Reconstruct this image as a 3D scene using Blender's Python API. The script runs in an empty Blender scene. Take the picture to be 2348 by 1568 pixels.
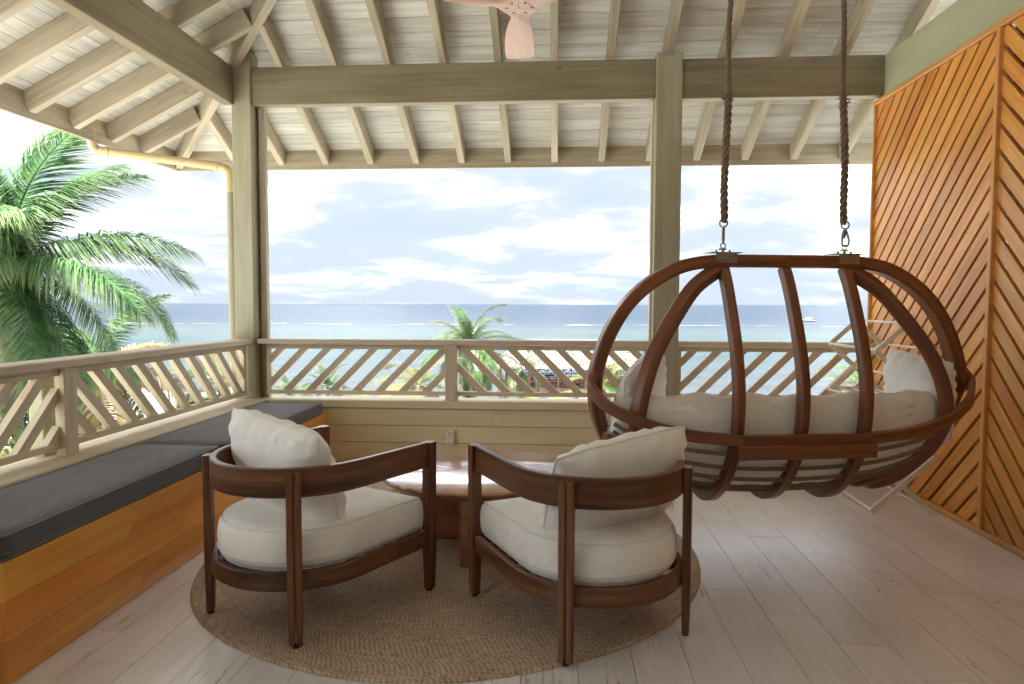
import bpy, math, random
import numpy as np
from mathutils import Vector, Matrix, noise as mnoise
R = math.radians
rng = random.Random(7)
SC = bpy.context.scene
COL = SC.collection

# ------------------------------------------------------------------ camera
cam_d = bpy.data.cameras.new('camera'); cam = bpy.data.objects.new('camera', cam_d); COL.objects.link(cam)
cam_d.sensor_width = 36; cam_d.lens = 1565 / 2347 * 36; cam_d.clip_start = .05; cam_d.clip_end = 60000
CAMP = Vector((0, 0, 1.35))
cam.matrix_world = (Matrix.Translation(CAMP) @ Matrix.Rotation(R(3.84), 4, 'Z') @
                    Matrix.Rotation(R(90 - 3.17), 4, 'X') @ Matrix.Rotation(R(.166), 4, 'Z'))
SC.camera = cam

# ------------------------------------------------------------------ sky, sun, exposure
SUN_EL, SUN_AZ = 60.0, 230.0          # azimuth clockwise from +Y (towards the sea)
w = bpy.data.worlds.new('World'); SC.world = w; w.use_nodes = True
nt = w.node_tree; N = nt.nodes; Lk = nt.links; N.clear()
def nd(t, **k):
    n = N.new(t)
    for a, b in k.items():
        if a.startswith('i_'): n.inputs[int(a[2:])].default_value = b
        else: setattr(n, a, b)
    return n
sky = nd('ShaderNodeTexSky', sky_type='NISHITA', sun_disc=False, sun_elevation=R(SUN_EL), sun_rotation=R(SUN_AZ),
         altitude=0, air_density=1.0, dust_density=.2, ozone_density=2.0)
tc = nd('ShaderNodeTexCoord'); sep = nd('ShaderNodeSeparateXYZ'); Lk.new(tc.outputs['Generated'], sep.inputs[0])
zz = nd('ShaderNodeMath', operation='MAXIMUM', i_1=0.0); Lk.new(sep.outputs[2], zz.inputs[0])
za = nd('ShaderNodeMath', operation='ADD', i_1=.16); Lk.new(zz.outputs[0], za.inputs[0])
dx = nd('ShaderNodeMath', operation='DIVIDE'); Lk.new(sep.outputs[0], dx.inputs[0]); Lk.new(za.outputs[0], dx.inputs[1])
dy = nd('ShaderNodeMath', operation='DIVIDE'); Lk.new(sep.outputs[1], dy.inputs[0]); Lk.new(za.outputs[0], dy.inputs[1])
cb = nd('ShaderNodeCombineXYZ'); Lk.new(dx.outputs[0], cb.inputs[0]); Lk.new(dy.outputs[0], cb.inputs[1])
zs = nd('ShaderNodeMath', operation='MULTIPLY', i_1=2.2); Lk.new(sep.outputs[2], zs.inputs[0]); Lk.new(zs.outputs[0], cb.inputs[2])
n1 = nd('ShaderNodeTexNoise', noise_dimensions='3D'); n1.inputs['Scale'].default_value = 1.25; n1.inputs['Detail'].default_value = 7
n1.inputs['Roughness'].default_value = .54; n1.inputs['Distortion'].default_value = .25; Lk.new(cb.outputs[0], n1.inputs['Vector'])
cr = nd('ShaderNodeMapRange', interpolation_type='SMOOTHSTEP'); cr.inputs[1].default_value = .36; cr.inputs[2].default_value = .78
cr.inputs[3].default_value = 0.0; cr.inputs[4].default_value = 1.0
Lk.new(n1.outputs['Fac'], cr.inputs[0])
# clouds thin out into haze at the horizon
hz = nd('ShaderNodeMapRange'); hz.inputs[1].default_value = .02; hz.inputs[2].default_value = .16; hz.inputs[3].default_value = .06; hz.inputs[4].default_value = .95
Lk.new(sep.outputs[2], hz.inputs[0])
cp_ = nd('ShaderNodeMath', operation='POWER', i_1=3.4); Lk.new(cr.outputs[0], cp_.inputs[0])
cm = nd('ShaderNodeMath', operation='MULTIPLY'); Lk.new(cp_.outputs[0], cm.inputs[0]); Lk.new(hz.outputs[0], cm.inputs[1])
# thin veil of high cloud under the bright banks
vl = nd('ShaderNodeMapRange', interpolation_type='SMOOTHSTEP'); vl.inputs[1].default_value = .30; vl.inputs[2].default_value = .60; vl.inputs[3].default_value = 0.; vl.inputs[4].default_value = .9
Lk.new(n1.outputs['Fac'], vl.inputs[0]); vm = nd('ShaderNodeMath', operation='MULTIPLY'); Lk.new(vl.outputs[0], vm.inputs[0]); Lk.new(hz.outputs[0], vm.inputs[1])
skm = nd('ShaderNodeMix', data_type='RGBA')
# pale marine haze low in the sky, the same all round
hm_ = nd('ShaderNodeMapRange'); hm_.inputs[1].default_value = 0.; hm_.inputs[2].default_value = .5; hm_.inputs[3].default_value = .995; hm_.inputs[4].default_value = .975; Lk.new(sep.outputs[2], hm_.inputs[0])
hmx = nd('ShaderNodeMix', data_type='RGBA'); Lk.new(hm_.outputs[0], hmx.inputs['Factor']); Lk.new(sky.outputs[0], hmx.inputs['A']); hmx.inputs['B'].default_value = (.345, .405, .49, 1)
Lk.new(cm.outputs[0], skm.inputs['Factor']); vmx = nd('ShaderNodeMix', data_type='RGBA'); Lk.new(vm.outputs[0], vmx.inputs['Factor']); Lk.new(hmx.outputs['Result'], vmx.inputs['A']); vmx.inputs['B'].default_value = (.475, .50, .535, 1)
Lk.new(vmx.outputs['Result'], skm.inputs['A']); skm.inputs['B'].default_value = (12.5, 12.5, 12.5, 1)
bg = nd('ShaderNodeBackground'); bg.inputs[1].default_value = .05
Lk.new(skm.outputs['Result'], bg.inputs[0])
wo = nd('ShaderNodeOutputWorld'); Lk.new(bg.outputs[0], wo.inputs[0])

sl = bpy.data.lights.new('sun', 'SUN'); sl.energy = 1.2; sl.angle = R(10); sl.color = (1, .985, .965)
so = bpy.data.objects.new('sun', sl); COL.objects.link(so); so.location = (0, -20, 40)
_a = R(SUN_AZ); sd = Vector((math.sin(_a) * math.cos(R(SUN_EL)), math.cos(_a) * math.cos(R(SUN_EL)), math.sin(R(SUN_EL))))
so.rotation_euler = sd.to_track_quat('Z', 'Y').to_euler()

vs = SC.view_settings; vs.view_transform = 'Standard'; vs.look = 'None'; vs.exposure = 5.25; vs.gamma = 1; vs.use_curve_mapping = False
SC.cycles.max_bounces = 12; SC.cycles.diffuse_bounces = 8; SC.cycles.glossy_bounces = 4; SC.cycles.transparent_max_bounces = 8
SC.cycles.use_denoising = True
try: SC.cycles.sample_clamp_indirect = 6
except Exception: pass

# ------------------------------------------------------------------ helpers: objects
def tag(o, label=None, cat=None, group=None, kind=None):
    if label: o['label'] = label
    if cat: o['category'] = cat
    if group: o['group'] = group
    if kind: o['kind'] = kind
    return o
def empty(name, loc=(0, 0, 0), label=None, cat=None, group=None, rz=0):
    o = bpy.data.objects.new(name, None); COL.objects.link(o); o.location = loc; o.rotation_euler = (0, 0, rz); o.empty_display_size = .1
    return tag(o, label, cat, group)
def put(name, me, mat=None, parent=None, M=None):
    o = bpy.data.objects.new(name, me); COL.objects.link(o)
    if mat is not None and not me.materials: me.materials.append(mat)
    if M is not None: o.matrix_basis = M
    if parent is not None:
        o.parent = parent
        chain = parent.matrix_basis.copy(); p = parent.parent
        if p is not None: chain = p.matrix_basis @ parent.matrix_parent_inverse @ chain
        o.matrix_parent_inverse = chain.inverted()
    return o
def mk(verts, faces, uvs=None, smooth=None, name='m'):
    me = bpy.data.meshes.new(name); me.from_pydata([tuple(v) for v in verts], [], faces)
    if uvs is not None:
        l = me.uv_layers.new(name='UVMap'); flat = [c for f in uvs for p in f for c in p]; l.data.foreach_set('uv', flat)
    if smooth is not None:
        me.polygons.foreach_set('use_smooth', [True] * len(me.polygons))
        if smooth < 180: me.set_sharp_from_angle(angle=R(smooth))
    me.update(); return me
def rect(wd, h, c=.004):
    a, b = wd / 2, h / 2
    if c <= 0: return [(-a, -b), (a, -b), (a, b), (-a, b)]
    return [(-a + c, -b), (a - c, -b), (a, -b + c), (a, b - c), (a - c, b), (-a + c, b), (-a, b - c), (-a, -b + c)]
def circ(r, n=8, sy=1.): return [(r * math.cos(2 * math.pi * i / n), sy * r * math.sin(2 * math.pi * i / n)) for i in range(n)]
class MB:
    def __init__(s): s.v = []; s.f = []; s.u = []
    def add(s, v, f, u):
        o = len(s.v); s.v += list(v); s.f += [tuple(i + o for i in q) for q in f]; s.u += u
    def sweep(s, path, prof, up=(0, 0, 1), closed=False, scale=None, caps=True, twist=0.):
        P = [Vector(p) for p in path]; n = len(P); up = Vector(up); m = len(prof)
        cum = [0.]
        for i in range(1, m + 1):
            a, b = prof[i - 1], prof[i % m]; cum.append(cum[-1] + math.hypot(b[0] - a[0], b[1] - a[1]))
        V = []; arc = [0.]
        for i in range(1, n + (1 if closed else 0)): arc.append(arc[-1] + (P[i % n] - P[i - 1]).length)
        for i in range(n):
            if closed: T = P[(i + 1) % n] - P[i - 1]
            else: T = P[min(i + 1, n - 1)] - P[max(i - 1, 0)]
            T.normalize(); S = T.cross(up)
            if S.length < 1e-4: S = T.cross(Vector((1, 0, 0)))
            S.normalize(); Nn = S.cross(T); k = scale[i] if scale else 1.
            if not isinstance(k, tuple): k = (k, k)
            for (y, z) in prof: V.append(P[i] + S * y * k[0] + Nn * z * k[1])
        F = []; U = []
        for i in range(n if closed else n - 1):
            j = (i + 1) % n
            for q in range(m):
                r = (q + 1) % m
                F.append((i * m + q, j * m + q, j * m + r, i * m + r))
                U.append([(arc[i], cum[q]), (arc[i + 1], cum[q]), (arc[i + 1], cum[q + 1]), (arc[i], cum[q + 1])])
        if not closed and caps:
            F.append(tuple(range(m))); U.append([(a * .3, b) for a, b in prof])
            F.append(tuple((n - 1) * m + i for i in reversed(range(m)))); U.append([(a * .3, b) for a, b in reversed(prof)])
        s.add(V, F, U); return s
    def box(s, a, b, c=0.):
        a = Vector(a); b = Vector(b); d = b - a; ax = max(range(3), key=lambda i: d[i])
        mid = (a + b) / 2; p0 = mid.copy(); p1 = mid.copy(); p0[ax] = a[ax]; p1[ax] = b[ax]
        up = (0, 0, 1) if ax != 2 else (0, 1, 0)
        T = Vector((0, 0, 0)); T[ax] = 1; S = T.cross(Vector(up)); wd = abs(S.dot(d)); h = abs(Vector(up).dot(d))
        return s.sweep([p0, p1], rect(wd, h, c), up)
    def lathe(s, prof, n=24, center=(0, 0, 0)):
        c = Vector(center); m = len(prof); V = []
        for i in range(n):
            a = 2 * math.pi * i / n
            for r, z in prof: V.append(c + Vector((r * math.cos(a), r * math.sin(a), z)))
        F = []; U = []
        for i in range(n):
            j = (i + 1) % n
            for q in range(m - 1):
                F.append((i * m + q, j * m + q, j * m + q + 1, i * m + q + 1)); U.append([(i / n, q / m), ((i + 1) / n, q / m), ((i + 1) / n, (q + 1) / m), (i / n, (q + 1) / m)])
        s.add(V, F, U); return s
    def mesh(s, smooth=None): return mk(s.v, s.f, s.u, smooth)
    def put(s, name, mat, parent=None, smooth=None, M=None): return put(name, s.mesh(smooth), mat, parent, M)
_bc = {}
def bar(name, a, b, wd, h, mat, parent=None, up=(0, 0, 1), c=.004):
    """timber from a to b; wd across, h along 'up'; alike pieces share a mesh"""
    a = Vector(a); b = Vector(b); L = (b - a).length
    key = (round(L, 3), round(wd, 4), round(h, 4), c, mat.name)
    if key not in _bc: _bc[key] = MB().sweep([(0, 0, 0), (L, 0, 0)], rect(wd, h, c)).mesh()
    T = (b - a).normalized(); S = T.cross(Vector(up)).normalized(); Nn = S.cross(T)
    M = Matrix(((T.x, -S.x, Nn.x, a.x), (T.y, -S.y, Nn.y, a.y), (T.z, -S.z, Nn.z, a.z), (0, 0, 0, 1)))
    return put(name, _bc[key], mat, parent, M)
def boxo(name, a, b, mat, parent=None, c=.004): return MB().box(a, b, c).put(name, mat, parent)
def clip(poly, lines):
    for (nx, ny, d) in lines:      # keep nx*x+ny*y<=d
        out = []
        for i in range(len(poly)):
            p, q = poly[i], poly[(i + 1) % len(poly)]; sp = nx * p[0] + ny * p[1] - d; sq = nx * q[0] + ny * q[1] - d
            if sp <= 0: out.append(p)
            if sp * sq < 0: t = sp / (sp - sq); out.append((p[0] + t * (q[0] - p[0]), p[1] + t * (q[1] - p[1])))
        poly = out
        if len(poly) < 3: return []
    return poly
def prism(name, poly, O, A, B, th, mat, parent=None, grain=(1, 0), c=.0):
    """polygon in the plane O + s*A + t*B, thickness th along A x B; grain in (s,t)"""
    O, A, B = Vector(O), Vector(A), Vector(B); Nn = A.cross(B).normalized(); n = len(poly)
    gx, gy = grain; uv = lambda p: (p[0] * gx + p[1] * gy, -p[0] * gy + p[1] * gx)
    cx = sum(p[0] for p in poly) / n; cy = sum(p[1] for p in poly) / n
    C0 = O + A * cx + B * cy
    V = [A * (p[0] - cx) + B * (p[1] - cy) for p in poly] + [A * (p[0] - cx) + B * (p[1] - cy) + Nn * th for p in poly]
    F = [tuple(reversed(range(n))), tuple(range(n, 2 * n))]; U = [[uv(p) for p in reversed(poly)], [uv(p) for p in poly]]
    for i in range(n):
        j = (i + 1) % n; F.append((i, j, j + n, i + n)); a, b = uv(poly[i]), uv(poly[j]); U.append([a, b, (b[0] + .0, b[1] + th), (a[0], a[1] + th)])
    return put(name, mk(V, F, U), mat, parent, Matrix.Translation(C0))
def spline(pts, k=8, closed=False):
    P = [np.array(p, float) for p in pts]; n = len(P); out = []
    for i in range(n if closed else n - 1):
        g = lambda j: P[j % n] if closed else P[max(0, min(n - 1, j))]
        p0, p1, p2, p3 = g(i - 1), g(i), g(i + 1), g(i + 2)
        for q in range(k):
            t = q / k; out.append(.5 * ((2 * p1) + (-p0 + p2) * t + (2 * p0 - 5 * p1 + 4 * p2 - p3) * t * t + (-p0 + 3 * p1 - 3 * p2 + p3) * t ** 3))
    if not closed: out.append(P[-1])
    return [Vector(p) for p in out]

# ------------------------------------------------------------------ helpers: materials
def newmat(name):
    m = bpy.data.materials.new(name); m.use_nodes = True; t = m.node_tree; b = t.nodes['Principled BSDF']; return m, t, b
def X(t, ty, **k):
    n = t.nodes.new(ty)
    for a, b in k.items():
        if a.startswith('i_'):
            key = a[2:]; key = int(key) if key.isdigit() else key.replace('_', ' ')
            n.inputs[key].default_value = b
        else: setattr(n, a, b)
    return n
def ramp(t, stops, src=None):
    r = t.nodes.new('ShaderNodeValToRGB'); e = r.color_ramp.elements
    while len(e) < len(stops): e.new(.5)
    for i, (p, c) in enumerate(stops): e[i].position = p; e[i].color = (*c, 1) if len(c) == 3 else c
    if src is not None: t.links.new(src, r.inputs[0])
    return r
def wood(name, dark, light, rough=.5, grain=38., stretch=.035, streak=.5, vary=.12, hue=.0, bump=.12, knots=.5, spec=.35, coat=0., stain=None, stainamt=.0, cracks=0., coatr=.12, coati=1.5):
    """planed timber: long grain along U, per-piece tone, sparse knots"""
    m, t, b = newmat(name); L = t.links.new
    uv = X(t, 'ShaderNodeTexCoord'); oi = X(t, 'ShaderNodeObjectInfo')
    off = X(t, 'ShaderNodeMath', operation='MULTIPLY', i_1=61.7); L(oi.outputs['Random'], off.inputs[0])
    cmb = X(t, 'ShaderNodeCombineXYZ'); L(off.outputs[0], cmb.inputs[0]); L(off.outputs[0], cmb.inputs[1])
    ad = X(t, 'ShaderNodeVectorMath', operation='ADD'); L(uv.outputs['UV'], ad.inputs[0]); L(cmb.outputs[0], ad.inputs[1])
    mp = X(t, 'ShaderNodeMapping'); mp.inputs['Scale'].default_value = (stretch, 1, 1); L(ad.outputs[0], mp.inputs['Vector'])
    n1 = X(t, 'ShaderNodeTexNoise', i_Scale=grain, i_Detail=7., i_Roughness=.62, i_Distortion=.6); L(mp.outputs[0], n1.inputs['Vector'])
    mp2 = X(t, 'ShaderNodeMapping'); mp2.inputs['Scale'].default_value = (.25, 1, 1); L(ad.outputs[0], mp2.inputs['Vector'])
    n2 = X(t, 'ShaderNodeTexNoise', i_Scale=5., i_Detail=3., i_Roughness=.5); L(mp2.outputs[0], n2.inputs['Vector'])
    mixf = X(t, 'ShaderNodeMath', operation='MULTIPLY_ADD', i_1=streak); L(n1.outputs['Fac'], mixf.inputs[0])
    ms = X(t, 'ShaderNodeMath', operation='MULTIPLY', i_1=1 - streak); L(n2.outputs['Fac'], ms.inputs[0]); L(ms.outputs[0], mixf.inputs[2])
    rp = ramp(t, [(.39, dark), (.60, light)], mixf.outputs[0])
    # knots
    vo = X(t, 'ShaderNodeTexVoronoi', i_Scale=2.6, feature='F1'); mk_ = X(t, 'ShaderNodeMapping'); mk_.inputs['Scale'].default_value = (.55, 1.3, 1); L(ad.outputs[0], mk_.inputs['Vector']); L(mk_.outputs[0], vo.inputs['Vector'])
    kr = X(t, 'ShaderNodeMapRange', interpolation_type='SMOOTHSTEP'); kr.inputs[1].default_value = .022; kr.inputs[2].default_value = .05; kr.inputs[3].default_value = knots; kr.inputs[4].default_value = 0
    L(vo.outputs['Distance'], kr.inputs[0])
    mx = X(t, 'ShaderNodeMix', data_type='RGBA'); L(kr.outputs[0], mx.inputs['Factor']); L(rp.outputs[0], mx.inputs['A']); mx.inputs['B'].default_value = (dark[0] * .6, dark[1] * .42, dark[2] * .3, 1)
    out = mx.outputs['Result']
    if stain:
        n3 = X(t, 'ShaderNodeTexNoise', i_Scale=2.2, i_Detail=4., i_Roughness=.6); L(ad.outputs[0], n3.inputs['Vector'])
        sr = X(t, 'ShaderNodeMapRange'); sr.inputs[1].default_value = .48; sr.inputs[2].default_value = .72; sr.inputs[3].default_value = 0; sr.inputs[4].default_value = stainamt
        L(n3.outputs['Fac'], sr.inputs[0]); m3 = X(t, 'ShaderNodeMix', data_type='RGBA'); L(sr.outputs[0], m3.inputs['Factor']); L(out, m3.inputs['A']); m3.inputs['B'].default_value = (*stain, 1); out = m3.outputs['Result']
    if cracks:      # sparse dark drying cracks wandering along the grain
        mpk = X(t, 'ShaderNodeMapping'); mpk.inputs['Scale'].default_value = (.30, 6.0, 1); L(ad.outputs[0], mpk.inputs['Vector'])
        nk = X(t, 'ShaderNodeTexNoise', i_Scale=1.6, i_Detail=4., i_Roughness=.5); L(mpk.outputs[0], nk.inputs['Vector'])
        kd = X(t, 'ShaderNodeMath', operation='SUBTRACT', i_1=.5); L(nk.outputs['Fac'], kd.inputs[0]); ka = X(t, 'ShaderNodeMath', operation='ABSOLUTE'); L(kd.outputs[0], ka.inputs[0])
        k1 = X(t, 'ShaderNodeMapRange'); k1.inputs[1].default_value = .0015; k1.inputs[2].default_value = .006; k1.inputs[3].default_value = 1; k1.inputs[4].default_value = 0; L(ka.outputs[0], k1.inputs[0])
        nm_ = X(t, 'ShaderNodeTexNoise', i_Scale=2.4, i_Detail=2.); L(ad.outputs[0], nm_.inputs['Vector'])
        k2_ = X(t, 'ShaderNodeMapRange'); k2_.inputs[1].default_value = .50; k2_.inputs[2].default_value = .62; L(nm_.outputs['Fac'], k2_.inputs[0])
        k3 = X(t, 'ShaderNodeMath', operation='MULTIPLY'); L(k1.outputs[0], k3.inputs[0]); L(k2_.outputs[0], k3.inputs[1]); k4 = X(t, 'ShaderNodeMath', operation='MULTIPLY', i_1=cracks); L(k3.outputs[0], k4.inputs[0])
        m4_ = X(t, 'ShaderNodeMix', data_type='RGBA'); L(k4.outputs[0], m4_.inputs['Factor']); L(out, m4_.inputs['A']); m4_.inputs['B'].default_value = (dark[0] * .32, dark[1] * .29, dark[2] * .27, 1); out = m4_.outputs['Result']
    hs = X(t, 'ShaderNodeHueSaturation'); L(out, hs.inputs['Color'])
    vr = X(t, 'ShaderNodeMapRange'); vr.inputs[3].default_value = 1 - vary; vr.inputs[4].default_value = 1 + vary; L(oi.outputs['Random'], vr.inputs[0]); L(vr.outputs[0], hs.inputs['Value'])
    if hue:
        hm = X(t, 'ShaderNodeMath', operation='MULTIPLY', i_1=7.31); L(oi.outputs['Random'], hm.inputs[0]); hf = X(t, 'ShaderNodeMath', operation='FRACT'); L(hm.outputs[0], hf.inputs[0])
        hr = X(t, 'ShaderNodeMapRange'); hr.inputs[3].default_value = .5 - hue; hr.inputs[4].default_value = .5 + hue; L(hf.outputs[0], hr.inputs[0]); L(hr.outputs[0], hs.inputs['Hue'])
    L(hs.outputs[0], b.inputs['Base Color'])
    rr = X(t, 'ShaderNodeMapRange'); rr.inputs[3].default_value = rough - .08; rr.inputs[4].default_value = rough + .1; L(n1.outputs['Fac'], rr.inputs[0]); L(rr.outputs[0], b.inputs['Roughness'])
    b.inputs['Specular IOR Level'].default_value = spec
    if coat: b.inputs['Coat Weight'].default_value = coat; b.inputs['Coat Roughness'].default_value = coatr; b.inputs['Coat IOR'].default_value = coati
    bp = X(t, 'ShaderNodeBump', i_Strength=bump, i_Distance=.004); L(n1.outputs['Fac'], bp.inputs['Height']); L(bp.outputs[0], b.inputs['Normal'])
    return m
def fabric(name, col, rough=.9, var=.05, weave=900., sheen=.2, wrk=.4):
    m, t, b = newmat(name); L = t.links.new
    tc = X(t, 'ShaderNodeTexCoord'); n = X(t, 'ShaderNodeTexNoise', i_Scale=5., i_Detail=4., i_Roughness=.55); L(tc.outputs['Object'], n.inputs['Vector'])
    rp = ramp(t, [(.3, tuple(c * (1 - var) for c in col)), (.7, tuple(min(1, c * (1 + var)) for c in col))], n.outputs['Fac']); L(rp.outputs[0], b.inputs['Base Color'])
    b.inputs['Roughness'].default_value = rough; b.inputs['Specular IOR Level'].default_value = .15; b.inputs['Sheen Weight'].default_value = sheen
    n2 = X(t, 'ShaderNodeTexNoise', i_Scale=weave, i_Detail=1.); L(tc.outputs['Object'], n2.inputs['Vector'])
    n3 = X(t, 'ShaderNodeTexNoise', i_Scale=11., i_Detail=3., i_Roughness=.6, i_Distortion=1.2); L(tc.outputs['Object'], n3.inputs['Vector'])
    bp = X(t, 'ShaderNodeBump', i_Strength=.12, i_Distance=.001); L(n2.outputs['Fac'], bp.inputs['Height'])
    b2 = X(t, 'ShaderNodeBump', i_Strength=wrk, i_Distance=.02); L(n3.outputs['Fac'], b2.inputs['Height']); L(bp.outputs[0], b2.inputs['Normal']); L(b2.outputs[0], b.inputs['Normal'])
    return m
def plain(name, col, rough=.5, metal=0., var=.06, scale=30., spec=.4, bump=.0):
    m, t, b = newmat(name); L = t.links.new
    tc = X(t, 'ShaderNodeTexCoord'); n = X(t, 'ShaderNodeTexNoise', i_Scale=scale, i_Detail=5.); L(tc.outputs['Object'], n.inputs['Vector'])
    rp = ramp(t, [(.3, tuple(c * (1 - var) for c in col)), (.7, tuple(min(1, c * (1 + var)) for c in col))], n.outputs['Fac']); L(rp.outputs[0], b.inputs['Base Color'])
    b.inputs['Roughness'].default_value = rough; b.inputs['Metallic'].default_value = metal; b.inputs['Specular IOR Level'].default_value = spec
    if bump:
        bp = X(t, 'ShaderNodeBump', i_Strength=bump, i_Distance=.01); L(n.outputs['Fac'], bp.inputs['Height']); L(bp.outputs[0], b.inputs['Normal'])
    return m
def leaf(name, c1, c2, tip=None, rough=.45, trans=.35, vary=.2):
    """leaves: tone per piece, light through the blade; UV.y runs base to tip of a frond"""
    m, t, b = newmat(name); L = t.links.new
    oi = X(t, 'ShaderNodeObjectInfo'); tc = X(t, 'ShaderNodeTexCoord'); n = X(t, 'ShaderNodeTexNoise', i_Scale=3.5, i_Detail=4.); L(tc.outputs['Object'], n.inputs['Vector'])
    rp = ramp(t, [(.35, c1), (.68, c2)], n.outputs['Fac']); out = rp.outputs[0]
    if tip:
        sp = X(t, 'ShaderNodeSeparateXYZ'); L(tc.outputs['UV'], sp.inputs[0])
        n2 = X(t, 'ShaderNodeMath', operation='MULTIPLY_ADD', i_1=.6, i_2=.0); L(n.outputs['Fac'], n2.inputs[0]); L(sp.outputs[0], n2.inputs[2])
        r2 = X(t, 'ShaderNodeMapRange'); r2.inputs[1].default_value = .75; r2.inputs[2].default_value = 1.25; L(n2.outputs[0], r2.inputs[0])
        mx = X(t, 'ShaderNodeMix', data_type='RGBA'); L(r2.outputs[0], mx.inputs['Factor']); L(out, mx.inputs['A']); mx.inputs['B'].default_value = (*tip, 1); out = mx.outputs['Result']
    hs = X(t, 'ShaderNodeHueSaturation'); L(out, hs.inputs['Color']); vr = X(t, 'ShaderNodeMapRange'); vr.inputs[3].default_value = 1 - vary; vr.inputs[4].default_value = 1 + vary; L(oi.outputs['Random'], vr.inputs[0]); L(vr.outputs[0], hs.inputs['Value'])
    L(hs.outputs[0], b.inputs['Base Color']); b.inputs['Roughness'].default_value = rough; b.inputs['Specular IOR Level'].default_value = .5
    tr = X(t, 'ShaderNodeBsdfTranslucent'); L(hs.outputs[0], tr.inputs['Color']); ms = X(t, 'ShaderNodeMixShader', i_0=trans); L(b.outputs[0], ms.inputs[1]); L(tr.outputs[0], ms.inputs[2])
    L(ms.outputs[0], t.nodes['Material Output'].inputs['Surface']); return m

M_BEAM = wood('painted_beam_wood', (.185, .148, .092), (.27, .222, .144), .55, grain=30, knots=.6, vary=.06, bump=.06, cracks=.5)
M_POST = wood('grey_sage_post_paint', (.30, .275, .19), (.38, .355, .255), .55, grain=26, knots=.4, vary=.05, bump=.05)
M_RAFT = wood('limed_rafter_wood', (.305, .25, .175), (.47, .405, .31), .55, grain=34, knots=.5, vary=.12, bump=.08)
M_CEIL = wood('limewashed_ceiling_board', (.45, .425, .385), (.65, .63, .585), .6, grain=24, stretch=.06, streak=.58, knots=.6, vary=.08, bump=.05)
M_SAGE = wood('sage_painted_wood', (.40, .40, .27), (.45, .45, .31), .5, grain=16, streak=.4, knots=.15, vary=.02, bump=.04)
M_RAIL = wood('pale_rail_wood', (.52, .435, .305), (.69, .60, .455), .5, grain=36, knots=.5, vary=.08, bump=.06)
M_SIDE = wood('cream_siding_wood', (.58, .49, .305), (.66, .575, .38), .5, grain=22, knots=.45, vary=.04, bump=.04)
M_TEAK = wood('oiled_orange_slat', (.58, .215, .040), (.80, .385, .095), .34, grain=26, vary=.13, hue=.006, knots=.15, bump=.05, spec=.5)
M_TRIM = wood('orange_trim_wood', (.56, .25, .07), (.68, .34, .11), .42, grain=30, vary=.05, knots=.1, bump=.05)
M_BENCH = wood('varnished_bench_board', (.62, .235, .035), (.82, .375, .080), .32, grain=20, vary=.10, hue=.006, knots=.5, bump=.04, spec=.45)
M_CHAIR = wood('walnut_chair_wood', (.050, .0165, .0055), (.20, .078, .028), .34, grain=22, stretch=.07, streak=.62, vary=.16, knots=.4, bump=.06, spec=.45)
M_SWING = wood('cherry_swing_wood', (.100, .034, .0135), (.255, .092, .037), .36, grain=30, streak=.66, vary=.12, knots=.4, bump=.08, spec=.45)
M_TABLE = wood('polished_table_wood', (.27, .085, .026), (.42, .15, .05), .2, grain=18, stretch=.06, vary=.05, knots=.15, bump=.01, spec=.8, coat=1., coatr=.10, coati=1.9)
M_FLOOR = wood('limed_floor_plank', (.69, .645, .65), (.82, .785, .795), .34, grain=46, stretch=.06, streak=.5, knots=.22, vary=.05, bump=.05, spec=.8, cracks=.85, coat=1., coatr=.28, coati=1.75)
M_FAN = wood('pink_fan_wood', (.56, .30, .22), (.72, .43, .33), .35, grain=24, vary=.03, knots=.0, bump=.04)
M_RACK = wood('cream_rack_wood', (.74, .68, .57), (.82, .77, .67), .5, grain=30, vary=.04, knots=.0, bump=.03)
M_CUSH = fabric('offwhite_canvas', (.82, .80, .76))
M_CUSW = fabric('white_canvas', (.84, .835, .82))
M_GREY = fabric('charcoal_canvas', (.075, .072, .082), sheen=.3, wrk=.12)
M_PIPE = fabric('charcoal_piping', (.16, .155, .165), wrk=0.)
M_PIPW = fabric('offwhite_piping', (.74, .72, .68), wrk=0.)
M_STRAP = fabric('olive_webbing', (.26, .205, .14), wrk=0., sheen=.1)
M_ROPE = fabric('jute_rope', (.17, .115, .075), var=.25, weave=400., wrk=0.)
M_METAL = plain('galvanised_steel', (.30, .29, .27), .38, 1., var=.2)
M_BLACK = plain('black_rubber', (.012, .012, .012), .6)
M_PVC = plain('cream_gutter_pipe', (.60, .47, .26), .45, var=.05, scale=6)
M_PLATE = plain('beige_socket_plastic', (.66, .55, .46), .4, var=.02)
M_BACK = plain('gap_shade_backing', (.045, .018, .009), .7)  # near-black brown puts the shade of the gaps into the colour
M_GLASS = plain('light_absorbing_glass', (.02, .022, .024), .06, var=.02, spec=.5)  # dark so that the unseen doors soak up light
M_DARK = plain('dark_hole', (.01, .008, .006), .8)
M_TRUNK = plain('palm_bark', (.13, .11, .085), .9, var=.3, scale=14, bump=.6)
M_FROND = leaf('royal_palm_leaf', (.026, .078, .030), (.12, .225, .08), tip=(.21, .28, .12), rough=.30, trans=.32, vary=.28)
M_COCO = leaf('coconut_leaf', (.014, .045, .014), (.055, .098, .026), tip=(.12, .12, .035), rough=.35, trans=.3, vary=.3)
M_YELL = leaf('yellow_palm_leaf', (.05, .075, .015), (.135, .125, .026), tip=(.15, .12, .03), trans=.3, vary=.3)
M_BUSH = leaf('sea_grape_leaf', (.035, .075, .011), (.13, .155, .024), rough=.35, trans=.3)
M_DRY = leaf('dry_palm_leaf', (.20, .14, .06), (.34, .25, .11), trans=.2)
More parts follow.
